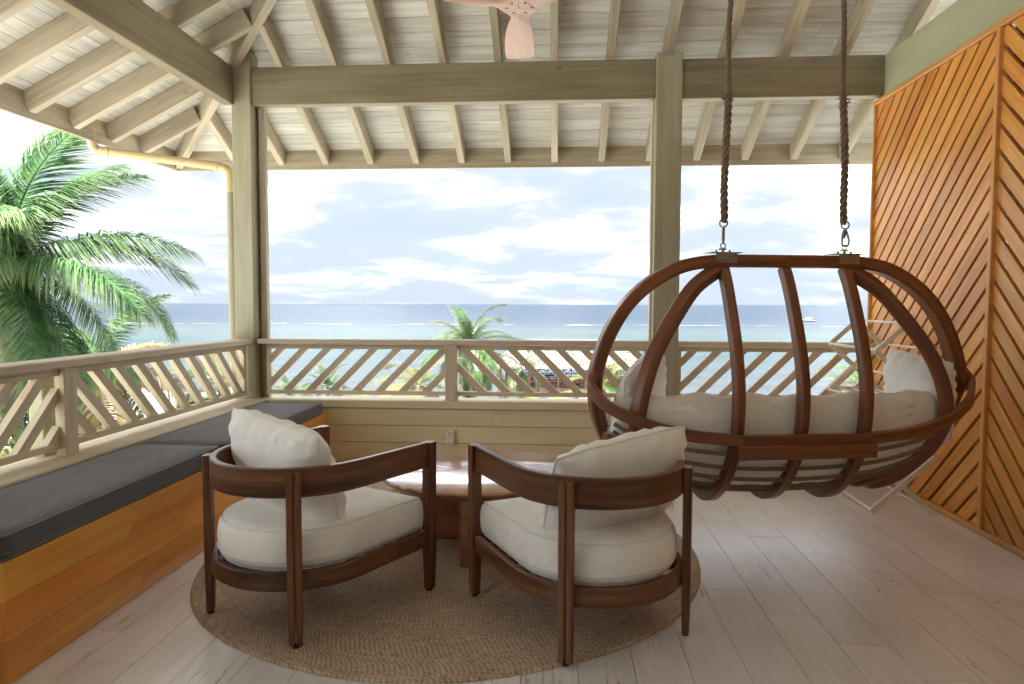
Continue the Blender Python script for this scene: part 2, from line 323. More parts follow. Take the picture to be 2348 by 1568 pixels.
# ------------------------------------------------------------------ numbers of the veranda (metres, camera above the origin)
TP = .515; BY = 5.60; LX = -2.69; ZB = 3.30          # roof slope, inner faces of the two eave beams, beam top
EY = 6.75; EX = LX - (EY - BY)                        # eaves
WX = 2.525                                            # screen wall
zb = lambda y: ZB - TP * (y - BY)                     # underside of rafters, sea slope
zl = lambda x: ZB + TP * (x - LX)                     # underside of rafters, left slope
CP, SP = 1 / math.hypot(1, TP), TP / math.hypot(1, TP)

# ================================================================== GROUND, WATER
def ground():
    xs = np.concatenate([np.linspace(-400, -60, 12), np.linspace(-50, 60, 45), np.linspace(70, 400, 12)])
    ys = np.concatenate([np.linspace(-300, -20, 8), np.linspace(-15, 100, 60), [120, 160]])
    V = []; F = []
    for y in ys:
        for x in xs:
            t = min(1, max(0, (y - 8) / 45)); z = -3.4 - 4.9 * (t * t * (3 - 2 * t))
            t2 = max(0, y + .12 * x - 66 - 3 * math.sin(x * .06)); z -= .10 * t2
            z += .18 * mnoise.noise(Vector((x * .15, y * .15, 0)))
            V.append((x, y, max(z, -14)))
    n = len(xs)
    for j in range(len(ys) - 1):
        for i in range(n - 1): F.append((j * n + i, j * n + i + 1, (j + 1) * n + i + 1, (j + 1) * n + i))
    m, t, b = newmat('sand_and_litter'); L = t.links.new
    tc = X(t, 'ShaderNodeTexCoord'); n1 = X(t, 'ShaderNodeTexNoise', i_Scale=.35, i_Detail=8., i_Roughness=.6); L(tc.outputs['Object'], n1.inputs['Vector'])
    rp = ramp(t, [(.35, (.17, .175, .13)), (.52, (.33, .325, .295)), (.7, (.10, .13, .07))], n1.outputs['Fac']); L(rp.outputs[0], b.inputs['Base Color']); b.inputs['Roughness'].default_value = .95
    bp = X(t, 'ShaderNodeBump', i_Strength=.5, i_Distance=.3); L(n1.outputs['Fac'], bp.inputs['Height']); L(bp.outputs[0], b.inputs['Normal'])
    tag(put('ground', mk(V, F, smooth=180), m), kind='structure')
ground()
SEA = -9.0
def sea():
    V = []; F = []; ys = [40, 60, 90, 140, 220, 340, 500, 900, 2000, 6000, 40000]; xs = [-40000, -3000, -600, -150, 0, 150, 600, 3000, 40000]
    for y in ys:
        for x in xs: V.append((x, y, SEA))
    n = len(xs)
    for j in range(len(ys) - 1):
        for i in range(n - 1): F.append((j * n + i, j * n + i + 1, (j + 1) * n + i + 1, (j + 1) * n + i))
    m, t, b = newmat('sea_water'); L = t.links.new
    tc = X(t, 'ShaderNodeTexCoord'); sp = X(t, 'ShaderNodeSeparateXYZ'); L(tc.outputs['Object'], sp.inputs[0])
    # depth zones seaward: shallow lagoon, turquoise sand bar, reef edge, open water
    mpz = X(t, 'ShaderNodeMapping'); mpz.inputs['Scale'].default_value = (.004, .02, 1); L(tc.outputs['Object'], mpz.inputs['Vector'])
    nz = X(t, 'ShaderNodeTexNoise', i_Scale=1., i_Detail=5., i_Roughness=.55); L(mpz.outputs[0], nz.inputs['Vector'])
    wob = X(t, 'ShaderNodeMath', operation='MULTIPLY_ADD', i_1=110., i_2=-55.); L(nz.outputs['Fac'], wob.inputs[0])
    yy = X(t, 'ShaderNodeMath', operation='ADD'); L(sp.outputs[1], yy.inputs[0]); L(wob.outputs[0], yy.inputs[1])
    lg = X(t, 'ShaderNodeMath', operation='LOGARITHM', i_1=10.); mxm = X(t, 'ShaderNodeMath', operation='MAXIMUM', i_1=20.); L(yy.outputs[0], mxm.inputs[0]); L(mxm.outputs[0], lg.inputs[0])
    zr = X(t, 'ShaderNodeMapRange'); zr.inputs[1].default_value = 1.7; zr.inputs[2].default_value = 3.7; L(lg.outputs[0], zr.inputs[0])
    rp = ramp(t, [(0., (.031, .039, .043)), (.16, (.027, .037, .043)), (.26, (.021, .039, .043)), (.36, (.030, .045, .047)), (.42, (.021, .032, .042)), (.50, (.014, .0245, .038)), (1., (.0135, .0235, .037))], zr.outputs[0])
    # surf breaking on the reef: broken white lines
    mpf = X(t, 'ShaderNodeMapping'); mpf.inputs['Scale'].default_value = (.05, .16, 1); L(tc.outputs['Object'], mpf.inputs['Vector'])
    nf = X(t, 'ShaderNodeTexNoise', i_Scale=1., i_Detail=6., i_Roughness=.6); L(mpf.outputs[0], nf.inputs['Vector'])
    mpc = X(t, 'ShaderNodeMapping'); mpc.inputs['Scale'].default_value = (.006, .0, 0); L(tc.outputs['Object'], mpc.inputs['Vector'])
    nc = X(t, 'ShaderNodeTexNoise', i_Scale=1., i_Detail=2.); L(mpc.outputs[0], nc.inputs['Vector'])
    cw = X(t, 'ShaderNodeMath', operation='MULTIPLY_ADD', i_1=130., i_2=-407.); L(nc.outputs['Fac'], cw.inputs[0])
    yd = X(t, 'ShaderNodeMath', operation='ADD'); L(sp.outputs[1], yd.inputs[0]); L(cw.outputs[0], yd.inputs[1])
    ya = X(t, 'ShaderNodeMath', operation='ABSOLUTE'); L(yd.outputs[0], ya.inputs[0])
    fb = X(t, 'ShaderNodeMapRange'); fb.inputs[1].default_value = 3.; fb.inputs[2].default_value = 14.; fb.inputs[3].default_value = .29; fb.inputs[4].default_value = 0; L(ya.outputs[0], fb.inputs[0])
    fs = X(t, 'ShaderNodeMath', operation='ADD'); L(fb.outputs[0], fs.inputs[0]); L(nf.outputs['Fac'], fs.inputs[1])
    fr = X(t, 'ShaderNodeMapRange'); fr.inputs[1].default_value = .80; fr.inputs[2].default_value = .88; L(fs.outputs[0], fr.inputs[0])
    mx = X(t, 'ShaderNodeMix', data_type='RGBA'); L(fr.outputs[0], mx.inputs['Factor']); L(rp.outputs[0], mx.inputs['A']); mx.inputs['B'].default_value = (.20, .205, .21, 1)
    mps = X(t, 'ShaderNodeMapping'); mps.inputs['Scale'].default_value = (.05, .22, 1); L(tc.outputs['Object'], mps.inputs['Vector'])
    ns = X(t, 'ShaderNodeTexNoise', i_Scale=1., i_Detail=8., i_Roughness=.7); L(mps.outputs[0], ns.inputs['Vector'])
    sv = X(t, 'ShaderNodeMapRange'); sv.inputs[1].default_value = .3; sv.inputs[2].default_value = .7; sv.inputs[3].default_value = .62; sv.inputs[4].default_value = 1.38; L(ns.outputs['Fac'], sv.inputs[0])
    sh = X(t, 'ShaderNodeHueSaturation'); L(mx.outputs['Result'], sh.inputs['Color']); L(sv.outputs[0], sh.inputs['Value'])
    L(sh.outputs[0], b.inputs['Base Color']); b.inputs['Roughness'].default_value = .28; b.inputs['IOR'].default_value = 1.33; b.inputs['Specular IOR Level'].default_value = .16
    mpw = X(t, 'ShaderNodeMapping'); mpw.inputs['Scale'].default_value = (.35, .9, 1); L(tc.outputs['Object'], mpw.inputs['Vector'])
    nw = X(t, 'ShaderNodeTexNoise', i_Scale=.9, i_Detail=6., i_Roughness=.65); L(mpw.outputs[0], nw.inputs['Vector'])
    bp = X(t, 'ShaderNodeBump', i_Strength=.85, i_Distance=.6); L(nw.outputs['Fac'], bp.inputs['Height']); L(bp.outputs[0], b.inputs['Normal']); b.inputs['Specular IOR Level'].default_value = 0.
    gl = X(t, 'ShaderNodeBsdfGlossy'); gl.inputs['Roughness'].default_value = .22; L(bp.outputs[0], gl.inputs['Normal'])
    ms = X(t, 'ShaderNodeMixShader', i_0=.20); L(b.outputs[0], ms.inputs[1]); L(gl.outputs[0], ms.inputs[2]); L(ms.outputs[0], t.nodes['Material Output'].inputs['Surface'])
    tag(put('sea', mk(V, F), m), kind='structure')
sea()

# ================================================================== VERANDA FLOOR (planks along Y)
fl = boxo('floor', (-2.62, -4.0, -.25), (WX + .12, 5.70, -.022), M_BACK); tag(fl, kind='structure')
PWD = .2077; x0 = .706
for c in range(-17, 10):
    xa = x0 + c * PWD; j0 = 3.229 - .2475 * c
    xb = min(xa + PWD, WX - .002); xa_ = max(xa, -2.6)
    if xb - xa_ < .03: continue
    k = math.floor((-1.0 - j0) / 1.27); y = j0 + k * 1.27
    while y < 5.60:
        ya, yb = max(y, -1.0), min(y + 1.27, 5.60)
        if yb - ya > .03: bar('plank', ((xa_ + xb) / 2, ya + .0012, -.010), ((xa_ + xb) / 2, yb - .0012, -.010 + rng.uniform(-.0006, .0006)), xb - xa_ - .0024, .02, M_FLOOR, fl, c=.0)
        y += 1.27
boxo('terrace_slab', (-2.6, -4.0, -.021), (WX - .003, -1.003, -.002), M_FLOOR, fl)

# ================================================================== POSTS AND BEAMS
p = empty('corner_post', (-2.63, 5.66, 0), 'sage beige timber corner post between the two railings with wall strip beside it', 'post')
bar('post_core', (-2.627, 5.66, 0), (-2.627, 5.66, 3.42), .165, .16, M_POST, p, up=(0, 1, 0), c=.006)
bar('cover_strip', (-2.503, 5.71, .548), (-2.503, 5.71, 3.0), .055, .06, M_RAFT, p, up=(0, 1, 0))
bar('reveal_strip', (-2.538, 5.735, .548), (-2.538, 5.735, 3.0), .016, .05, M_RAIL, p, up=(0, 1, 0), c=.002)
p = empty('post', (.868, 5.63, 0), 'flat beige timber post dividing the sea view behind the swing', 'post')
bar('post_core', (.868, 5.645, 0), (.868, 5.645, 3.335), .206, .15, M_POST, p, up=(0, 1, 0), c=.007)
bar('cover_strip', (.762, 5.70, .548), (.762, 5.70, 3.0), .03, .06, M_RAIL, p, up=(0, 1, 0), c=.003)
b = empty('eave_beam', (0, 5.65, 2.99), 'deep brown beige beam over the sea view carrying the rafters', 'beam')
bar('beam_length', (-2.544, 5.648, 3.145), (.764, 5.648, 3.145), .094, .31, M_BEAM, b, c=.006)
bar('beam_length', (.972, 5.648, 3.14), (WX - .002, 5.648, 3.14), .094, .31, M_BEAM, b, c=.006)
bar('side_beam', (-2.735, -3.9, 3.145), (-2.735, 5.578, 3.145), .092, .31, M_BEAM, None, c=.006)
tag(bpy.data.objects['side_beam'], 'long beam running overhead from upper left to the corner post', 'beam')
o = bar('wall_beam', (WX + .045, -3.9, 3.13), (WX + .045, 5.70, 3.13), .09, .33, M_SAGE, None, c=.006)
tag(o, 'smooth sage green beam above the orange slatted screen', 'beam')

# ================================================================== ROOF
roof = empty('veranda_roof', (0, 5.6, 3.3), 'hipped timber roof with exposed limed rafters and pale ceiling boards', 'roof')
RH = .15; RWD = .062; up_b = (0, SP, CP); up_l = (-SP, 0, CP)
RIDGE = 1.0
off = RH / 2 / CP
def raf_b(x, y0, y1): bar('rafter', (x, y0, zb(y0) + off), (x, y1, zb(y1) + off), RWD, RH, M_RAFT, roof, up=up_b)
def raf_l(y, xa, xb): bar('rafter', (xa, y, zl(xa) + off), (xb, y, zl(xb) + off), RWD, RH, M_RAFT, roof, up=up_l)
hipx = lambda y: LX - (y - BY)
k = 0
for i in range(-4, 21):
    x = -2.305 + .4525 * i
    if x < EX + .1: continue
    ytop = RIDGE
    yhip = BY - (x - LX)            # where the hip passes this x
    y0 = max(RIDGE, yhip + .06) if x > LX - 3 else RIDGE
    if x > 7.1: continue
    if y0 < EY - .12: raf_b(x, y0, EY)
for i in range(-18, 4):
    y = 4.787 + .4525 * i
    if y > EY - .12 or y < -3.6: continue
    xt = min(1.9, LX - (y - BY) - .06)
    raf_l(y, EX, xt)
# hip rafter
h0 = Vector((EX, EY, zb(EY))); hd = Vector((1, -1, TP)); h1 = h0 + hd * (EY - RIDGE)
bar('hip_rafter', h0 + Vector((0, 0, .085)), h1 + Vector((0, 0, .085)), .07, .19, M_RAFT, roof, up=Vector((0, 0, 1)))
# fascias
bar('fascia', (EX - .03, EY + .018, zb(EY) + .085), (7.2, EY + .018, zb(EY) + .085), .034, .215, M_RAFT, roof)
bar('fascia', (EX - .018, -3.9, zb(EY) + .085), (EX - .018, EY - .002, zb(EY) + .085), .034, .215, M_RAFT, roof)
# ceiling boards on the sea slope (s=x, t=down the slope from the ridge) and the left slope
TB = 1 / CP
zt = RH / CP + .002
Lt = (EY + .05 - RIDGE) * TB; bw = .1445
nb = int(Lt / bw) + 1
O = Vector((0, EY + .05, zb(EY + .05) + zt)); A = Vector((1, 0, 0)); B = Vector((0, -CP, SP))
for i in range(nb):
    t0, t1 = i * bw + .0018, (i + 1) * bw - .0018
    if t1 * CP > EY - RIDGE: break
    xl = lambda t: EX - .05 + t * CP
    cuts = [0, rng.uniform(1.2, 3.4), 9]
    poly = [(-9, t0), (7.2, t0), (7.2, t1), (-9, t1)]
    poly = clip(poly, [(-1, CP, -(EX - .05))])
    jx = rng.uniform(-1.5, 2.8)
    for nm, ln in (('a', (1, 0, jx - .001)), ('b', (-1, 0, -jx - .001))):
        pp = clip(poly, [ln])
        if pp: prism('ceiling_board', pp[::-1], O, A, B, -.02, M_CEIL, roof)
O = Vector((EX - .05, 0, zl(EX - .05) + zt)); A = Vector((0, 1, 0)); B = Vector((CP, 0, SP))
for i in range(nb):
    t0, t1 = i * bw + .0018, (i + 1) * bw - .0018
    poly = clip([(-3.9, t0), (9, t0), (9, t1), (-3.9, t1)], [(1, CP, EY + .05)])
    jy = rng.uniform(1.5, 5.2)
    for ln in ((1, 0, jy - .001), (-1, 0, -jy - .001)):
        pp = clip(poly, [ln])
        if pp:
            pp = [(q[0], q[1]) for q in pp][::-1]
            prism('ceiling_board', pp, O + Vector((0, 0, .0)), A, B, -.02, M_CEIL, roof)
# unseen landward slope, added to block sky light from behind, and covering
V = [(EX, RIDGE, zb(RIDGE) + zt + .03), (7.2, RIDGE, zb(RIDGE) + zt + .03), (7.2, -3.9, 3.4), (EX, -3.9, 3.4)]
V2 = [(a, b_, c + .1) for a, b_, c in V]
put('unseen_landward_slope', mk(V + V2, [(0, 1, 2, 3), (7, 6, 5, 4), (0, 4, 5, 1), (1, 5, 6, 2), (2, 6, 7, 3), (3, 7, 4, 0)]), M_CEIL, roof)
O = Vector((0, EY + .06, zb(EY + .06) + zt + .023)); A = Vector((1, 0, 0)); B = Vector((0, -CP, SP))
prism('roof_covering', clip([(-9, 0), (7.25, 0), (7.25, Lt), (-9, Lt)], [(-1, CP, -(EX - .06))])[::-1], O, A, B, -.03, M_TRUNK, roof)
O = Vector((EX - .06, 0, zl(EX - .06) + zt + .023)); A = Vector((0, 1, 0)); B = Vector((CP, 0, SP))
prism('roof_covering', clip([(-3.9, 0), (9, 0), (9, Lt), (-3.9, Lt)], [(1, CP, EY + .06)])[::-1], O, A, B, -.03, M_TRUNK, roof)
# gutter and down pipe
g = empty('gutter_pipe', (-2.81, 5.74, .5), 'cream plastic rain pipe bending from the eave to the corner post', 'pipe')
pth = spline([(-3.875, 5.50, 2.80), (-3.875, 5.505, 2.70), (-3.86, 5.53, 2.635), (-3.80, 5.56, 2.618), (-3.4, 5.64, 2.575), (-3.0, 5.715, 2.53), (-2.87, 5.735, 2.51), (-2.82, 5.742, 2.47), (-2.808, 5.745, 2.38), (-2.806, 5.745, 2.3)], 6)
MB().sweep(pth, circ(.036, 14), up=(.1, 1, 0)).put('pipe_run', M_PVC, g, smooth=60)
MB().sweep([(-2.806, 5.745, 2.3), (-2.806, 5.745, -2.5)], circ(.036, 14), up=(0, 1, 0)).put('down_pipe', M_POST, g, smooth=60)
for q, d in (((-3.79, 5.562, 2.617), (.1, .02, -.011)), ((-2.93, 5.727, 2.52), (.1, .018, -.015)), ((-2.807, 5.745, 2.36), (0, 0, -1))):
    q = Vector(q); d = Vector(d).normalized() * .03; MB().sweep([q, q + d], circ(.0415, 14)).put('pipe_collar', M_PVC, g, smooth=60)

# ================================================================== UNSEEN HOUSE WALL behind the viewpoint, added to cut light from there
hw_ = empty('unseen_house_wall', (0, -1.1, 0)); hw_['kind'] = 'structure'
boxo('wall_panel', (-2.7, -1.22, 0), (-1.3, -1.1, 4.4), M_CEIL, hw_)
boxo('wall_panel', (1.6, -1.22, 0), (2.62, -1.1, 4.4), M_CEIL, hw_)
boxo('wall_panel', (WX - .01, -1.098, 0), (2.62, .88, 2.95), M_CEIL, hw_)
boxo('lintel', (-1.298, -1.22, 2.3), (1.598, -1.1, 4.4), M_CEIL, hw_)
for xa_ in (-1.29, .155):
    boxo('light_absorbing_door', (xa_, -1.19, .003), (xa_ + 1.44, -1.14, 2.297), M_GLASS, hw_)  # dark panes added to absorb light behind the viewpoint
# ================================================================== KNEE WALLS
def siding(parent, xa, xb, yface, zt0):
    z = zt0; i = 0
    while z > .0:
        zb_ = max(z - .1435, .0); j = (-.62, .55)[i % 2] + rng.uniform(-.1, .1) + (i // 2) * .35
        for a, b_ in ((xa, j - .001), (j + .001, xb)):
            bar('siding_board', (a, yface + .009, (z + zb_) / 2 + .001), (b_, yface + .009, (z + zb_) / 2 + .001), .018, z - zb_ - .004, M_SIDE, parent, c=.003)
        z -= .1435; i += 1
kw = empty('knee_wall', (0, 5.62, 0), 'cream boarded low wall with pale sill under the sea railing', 'wall')
boxo('wall_core', (-2.54, 5.602, 0), (WX - .003, 5.75, .49), M_BEAM, kw)
siding(kw, -2.53, WX - .004, 5.583, .478)
bar('sill', (-2.545, 5.685, .513), (WX - .004, 5.685, .513), .245, .064, M_SIDE, kw, c=.006)
kl = empty('knee_wall', (-2.66, 3, 0), 'low wall with pale weathered sill behind the grey bench cushions', 'wall')
boxo('wall_core', (-2.76, -1.0, 0), (-2.615, 5.598, .49), M_BEAM, kl)
bar('sill', (-2.622, -1.0, .515), (-2.622, 5.576, .515), .352, .06, M_RAIL, kl, c=.006)

# ================================================================== RAILINGS (chevron slats)
def rail_panel(parent, P0, A, length, z0, z1, sign, first, pitch=.2, depth=.034, wd=.054, stile=(0, 0)):
    """diagonal slats in the vertical plane P0 + s*A, between z0 and z1"""
    A = Vector(A); B = Vector((0, 0, 1)); Nn = A.cross(B)
    for k in range(-6, 24):
        c = first + pitch * k; hw = wd * .7071; Hh = z1 - z0
        # centre line passes (c, z1); slope sign
        bx = c - sign * Hh
        poly = [(bx - hw, z0), (bx + hw, z0), (c + hw, z1), (c - hw, z1)]
        poly = clip(poly, [(-1, 0, -stile[0]), (1, 0, length - stile[1])])
        if len(poly) < 3: continue
        ar = abs(sum(poly[i][0] * poly[(i + 1) % len(poly)][1] - poly[(i + 1) % len(poly)][0] * poly[i][1] for i in range(len(poly)))) / 2
        if ar < .0015: continue
        if sum(poly[i][0] * poly[(i + 1) % len(poly)][1] - poly[(i + 1) % len(poly)][0] * poly[i][1] for i in range(len(poly))) < 0: poly = poly[::-1]
        prism('slat', poly, Vector(P0) - Nn * depth / 2, A, B, depth, M_RAIL, parent, grain=(.7071 * sign, .7071))
ZT0, ZT1, ZBt0, ZBt1 = .968, 1.004, .582, .618
rb = empty('sea_railing', (0, 5.65, .545), 'pale wooden railing with diagonal chevron slats facing the sea', 'railing')
yR = 5.665
bar('top_rail', (-2.53, 5.655, 1.031), (.764, 5.655, 1.031), .125, .042, M_RAIL, rb, c=.007)
bar('top_rail', (.972, 5.655, 1.031), (WX - .004, 5.655, 1.031), .125, .042, M_RAIL, rb, c=.007)
for xa, xb, sg, f0 in ((-2.475, -.934, 1, -2.348 + 2.475), (-.832, .745, -1, -.776 + .832 - .0), (.972, 2.50, 1, 1.099 - .972)):
    bar('upper_rail', (xa, yR, (ZT0 + ZT1) / 2), (xb, yR, (ZT0 + ZT1) / 2), .044, ZT1 - ZT0, M_RAIL, rb, c=.003)
    bar('lower_rail', (xa, yR, (ZBt0 + ZBt1) / 2), (xb, yR, (ZBt0 + ZBt1) / 2), .044, ZBt1 - ZBt0, M_RAIL, rb, c=.003)
    rail_panel(rb, (xa, yR, 0), (1, 0, 0), xb - xa, ZBt1 + .0005, ZT0 - .0005, sg, f0, stile=(.036 if xa < -1 or xa > .9 else 0, .036 if xb > .5 else 0))
for x in (-2.457, .990, 2.482, .727):
    bar('stile', (x, yR, ZBt1), (x, yR, ZT0), .036, .04, M_RAIL, rb, up=(0, 1, 0), c=.003)
bar('rail_post', (-.883, 5.64, .546), (-.883, 5.64, 1.009), .101, .09, M_RAIL, rb, up=(0, 1, 0), c=.005)
rl = empty('side_railing', (-2.6, 4, .545), 'pale wooden railing with diagonal slats above the grey bench', 'railing')
xR = -2.625
bar('top_rail', (-2.645, -1, 1.03), (-2.645, 5.577, 1.03), .175, .046, M_RAIL, rl, c=.008)
for ya, yb, sg, f0 in ((1.55, 3.385, 1, .135), (3.485, 5.545, -1, 3.693 - 3.485 - .2), (-1, 1.45, -1, .05)):
    bar('upper_rail', (xR, ya, (ZT0 + ZT1) / 2), (xR, yb, (ZT0 + ZT1) / 2), .044, ZT1 - ZT0, M_RAIL, rl, c=.003)
    bar('lower_rail', (xR, ya, (ZBt0 + ZBt1) / 2), (xR, yb, (ZBt0 + ZBt1) / 2), .044, ZBt1 - ZBt0, M_RAIL, rl, c=.003)
    rail_panel(rl, (xR, ya, 0), (0, 1, 0), yb - ya, ZBt1 + .0005, ZT0 - .0005, sg, f0, depth=.040, stile=(0, .034 if yb > 5 else 0))
bar('stile', (xR, 5.528, ZBt1), (xR, 5.528, ZT0), .034, .04, M_RAIL, rl, up=(1, 0, 0), c=.003)
for y in (3.435, 1.5):
    bar('rail_post', (-2.60, y, .546), (-2.60, y, 1.006), .098, .06, M_RAIL, rl, up=(1, 0, 0), c=.005)
    bar('back_post', (-2.71, y - .03, .546), (-2.71, y - .03, 1.006), .10, .08, M_SAGE, rl, up=(1, 0, 0), c=.005)

# ================================================================== SLATTED SCREEN (right wall)
sc = empty('slatted_screen', (WX, 4.1, 0), 'orange hardwood screen wall of diagonal chevron slats on the right', 'screen wall')
SZ1 = 2.962; PIT = .148; DIV = [5.685, 4.155, 2.625, 1.095]
bar('head_trim', (WX - .012, .9, SZ1 - .016), (WX - .012, 5.70, SZ1 - .016), .05, .034, M_TRIM, sc)
bar('base_trim', (WX - .014, .9, .018), (WX - .014, 5.70, .018), .05, .032, M_TRIM, sc)
bar('base_plate', (WX + .052, .9, .03), (WX + .052, 5.70, .03), .08, .056, M_BACK, sc)
for i, y in enumerate(DIV):
    bar('upright_trim', (WX - .012, y, .036), (WX - .012, y, SZ1 - .034), .034 if i else .022, .05, M_TRIM, sc, up=(1, 0, 0))
for i in range(3):
    ya, yb = DIV[i + 1] + .018, DIV[i] - (.012 if i == 0 else .018); Hs = SZ1 - .036; wds = yb - ya
    sgn = -1 if i % 2 == 0 else 1     # along +Y: falls away from the divider in the far bay
    base = 2.536 - .0 if i % 2 == 0 else 2.548
    for layer, (xo, m, dz) in enumerate(((WX - .012, M_TEAK, 0), (WX + .045, M_BACK, PIT * .5))):  # rear layer coloured dark to stand for unlit gaps
        for k in range(-26, 28):
            # gap centres on the shared divider at DIV[1] (z = base + k*PIT)
            if i == 0: zc = lambda y: base + dz + k * PIT - (y - DIV[1])
            elif i == 1: zc = lambda y: base + dz + k * PIT - (DIV[1] - y)
            else: zc = lambda y: base + dz + k * PIT - (y - DIV[3])
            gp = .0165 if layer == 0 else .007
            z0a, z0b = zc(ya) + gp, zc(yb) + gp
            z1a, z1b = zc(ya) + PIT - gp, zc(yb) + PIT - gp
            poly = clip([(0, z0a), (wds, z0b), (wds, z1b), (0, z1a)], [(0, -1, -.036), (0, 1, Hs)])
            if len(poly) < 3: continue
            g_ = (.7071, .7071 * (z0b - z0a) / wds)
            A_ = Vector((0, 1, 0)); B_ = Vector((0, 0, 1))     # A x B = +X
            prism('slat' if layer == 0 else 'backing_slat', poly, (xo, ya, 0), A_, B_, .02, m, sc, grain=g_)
for i in range(3):      # battens between the two layers
    for z in (.5, 1.5, 2.5):
        bar('batten', (WX + .02, DIV[i + 1] + .02, z), (WX + .02, DIV[i] - .02, z), .02, .04, M_TRIM, sc)

# ================================================================== SOCKET
so_ = empty('wall_socket', (-.883, 5.575, .25), 'small beige weatherproof socket on the boarded wall', 'socket')
boxo('back_box', (-.928, 5.561, .192), (-.846, 5.5832, .305), M_PLATE, so_, c=.005)
boxo('cover_flap', (-.924, 5.549, .192), (-.850, 5.5605, .296), M_PLATE, so_, c=.005)
boxo('lock_button', (-.895, 5.546, .276), (-.884, 5.549, .286), M_DARK, so_, c=.001)

# ================================================================== BENCH AND ITS CUSHIONS
bn = empty('bench', (-2.25, 3.9, 0), 'built in orange wooden bench box along the left railing', 'bench')
BX = -1.925; BY0, BY1 = 2.21, 5.58
boxo('box_core', (-2.60, BY0 + .02, .0), (BX - .022, BY1, .43), M_BACK, bn)
O = Vector((BX - .02, 0, 0)); A = Vector((0, 1, 0)); B = Vector((0, 0, 1))
zs_ = [.003, .155, .30, .442]
joints = [[3.0, 4.6], [3.35, 4.4], [2.95, 4.2]]
for r in range(3):
    ys = [BY0] + joints[r] + [BY1]
    for q in range(len(ys) - 1):
        za_, zb_ = zs_[r] + .0010, zs_[r + 1] - .0010; sk = .10
        ya0 = ys[q] - (sk / 2 if q else 0); ya1 = ys[q] + (sk / 2 if q else 0); e = q < len(ys) - 2
        yb0 = ys[q + 1] - (sk / 2 if e else 0); yb1 = ys[q + 1] + (sk / 2 if e else 0)
        prism('front_board', [(ya0 + .0006, za_), (yb0 - .0006, za_), (yb1 - .0006, zb_), (ya1 + .0006, zb_)], O, A, B, .02, M_BENCH, bn)
boxo('end_board', (-2.60, BY0, .003), (BX - .0215, BY0 + .018, .442), M_BENCH, bn)
def roundrect(x0, x1, y0, y1, r, n=6):
    P = []
    for cx, cy, a0 in ((x1 - r, y1 - r, 0), (x0 + r, y1 - r, 90), (x0 + r, y0 + r, 180), (x1 - r, y0 + r, 270)):
        for i in range(n + 1): a = R(a0 + 90 * i / n); P.append((cx + r * math.cos(a), cy + r * math.sin(a)))
    return P
def resample(P, step):
    out = []; n = len(P)
    for i in range(n):
        a, b_ = P[i], P[(i + 1) % n]; d = math.hypot(b_[0] - a[0], b_[1] - a[1]); k = max(1, int(d / step))
        for q in range(k): out.append((a[0] + (b_[0] - a[0]) * q / k, a[1] + (b_[1] - a[1]) * q / k))
    return out
def pad_cushion(outline, z0, z1, bulge=.012, crown=.02, seed=0, wr=.003, rings=7, rim=.012):
    """boxed cushion: outline loop, side band bulging, crowned faces, puckers near the seams"""
    P = resample(outline, .03); n = len(P); cx = sum(p[0] for p in P) / n; cy = sum(p[1] for p in P) / n
    V = []; F = []; hgt = z1 - z0
    nrm = []
    for i in range(n):
        a, b_ = P[i - 1], P[(i + 1) % n]; d = math.hypot(b_[0] - a[0], b_[1] - a[1]) or 1; nrm.append(((b_[1] - a[1]) / d, -(b_[0] - a[0]) / d))
    prof = []       # (inset, z)
    for k in range(9):
        t = k / 8; prof.append((-bulge * math.sin(math.pi * t) + (rim if k in (0, 8) else 0), z0 + hgt * t))
    levels = []
    for ins, z in prof: levels.append([(P[i][0] - nrm[i][0] * ins, P[i][1] - nrm[i][1] * ins, z) for i in range(n)])
    def face(zs, sg):
        L_ = []
        for k in range(1, rings + 1):
            f = k / rings; lev = []
            for i in range(n):
                fx = P[i][0] - nrm[i][0] * rim; fy = P[i][1] - nrm[i][1] * rim
                x = fx + (cx - fx) * f * .96; y = fy + (cy - fy) * f * .96
                puck = wr * math.sin(i * 2.1 + 3 * mnoise.noise(Vector((i * .3, seed, 0)))) * math.exp(-f * 7)
                wrk = wr * 1.6 * mnoise.noise(Vector((x * 9, y * 9, seed + 3.3)))
                lev.append((x, y, zs + sg * (crown * (1 - (1 - min(1, f * 2.2)) ** 2) + puck + wrk * min(1, f * 3))))
            L_.append(lev)
        return L_
    all_ = face(z0, -1)[::-1] + levels + face(z1, 1)
    for lev in all_: V += lev
    for k in range(len(all_) - 1):
        for i in range(n):
            j = (i + 1) % n; F.append((k * n + i, k * n + j, (k + 1) * n + j, (k + 1) * n + i))
    F.append(tuple(reversed(range(n)))); F.append(tuple((len(all_) - 1) * n + i for i in range(n)))
    return mk(V, F, smooth=70), P, nrm
def piping(name, P, nrm, z, r, mat, parent, ins=0.004):
    MB().sweep([(P[i][0] - nrm[i][0] * ins, P[i][1] - nrm[i][1] * ins, z) for i in range(len(P))], circ(r, 6), closed=True).put(name, mat, parent, smooth=180)
for ya, yb, lb in ((2.20, 3.775, 'nearer long charcoal grey seat cushion on the bench'), (3.785, 5.47, 'farther long charcoal grey seat cushion in the bench corner')):
    e = empty('bench_cushion', (-2.22, (ya + yb) / 2, .442), lb, 'cushion', 'grey bench cushions')
    me, P, nm = pad_cushion(roundrect(-2.437, BX + .0, ya, yb, .045), .446, .532, .01, .012, seed=ya, wr=.0022, rim=.008)
    put('pad', me, M_GREY, e)
    piping('piping', P, nm, .531, .005, M_PIPE, e, .006); piping('piping', P, nm, .449, .005, M_PIPE, e, .006)
    piping('seam', P, nm, .474, .0018, M_PIPE, e, -.009)

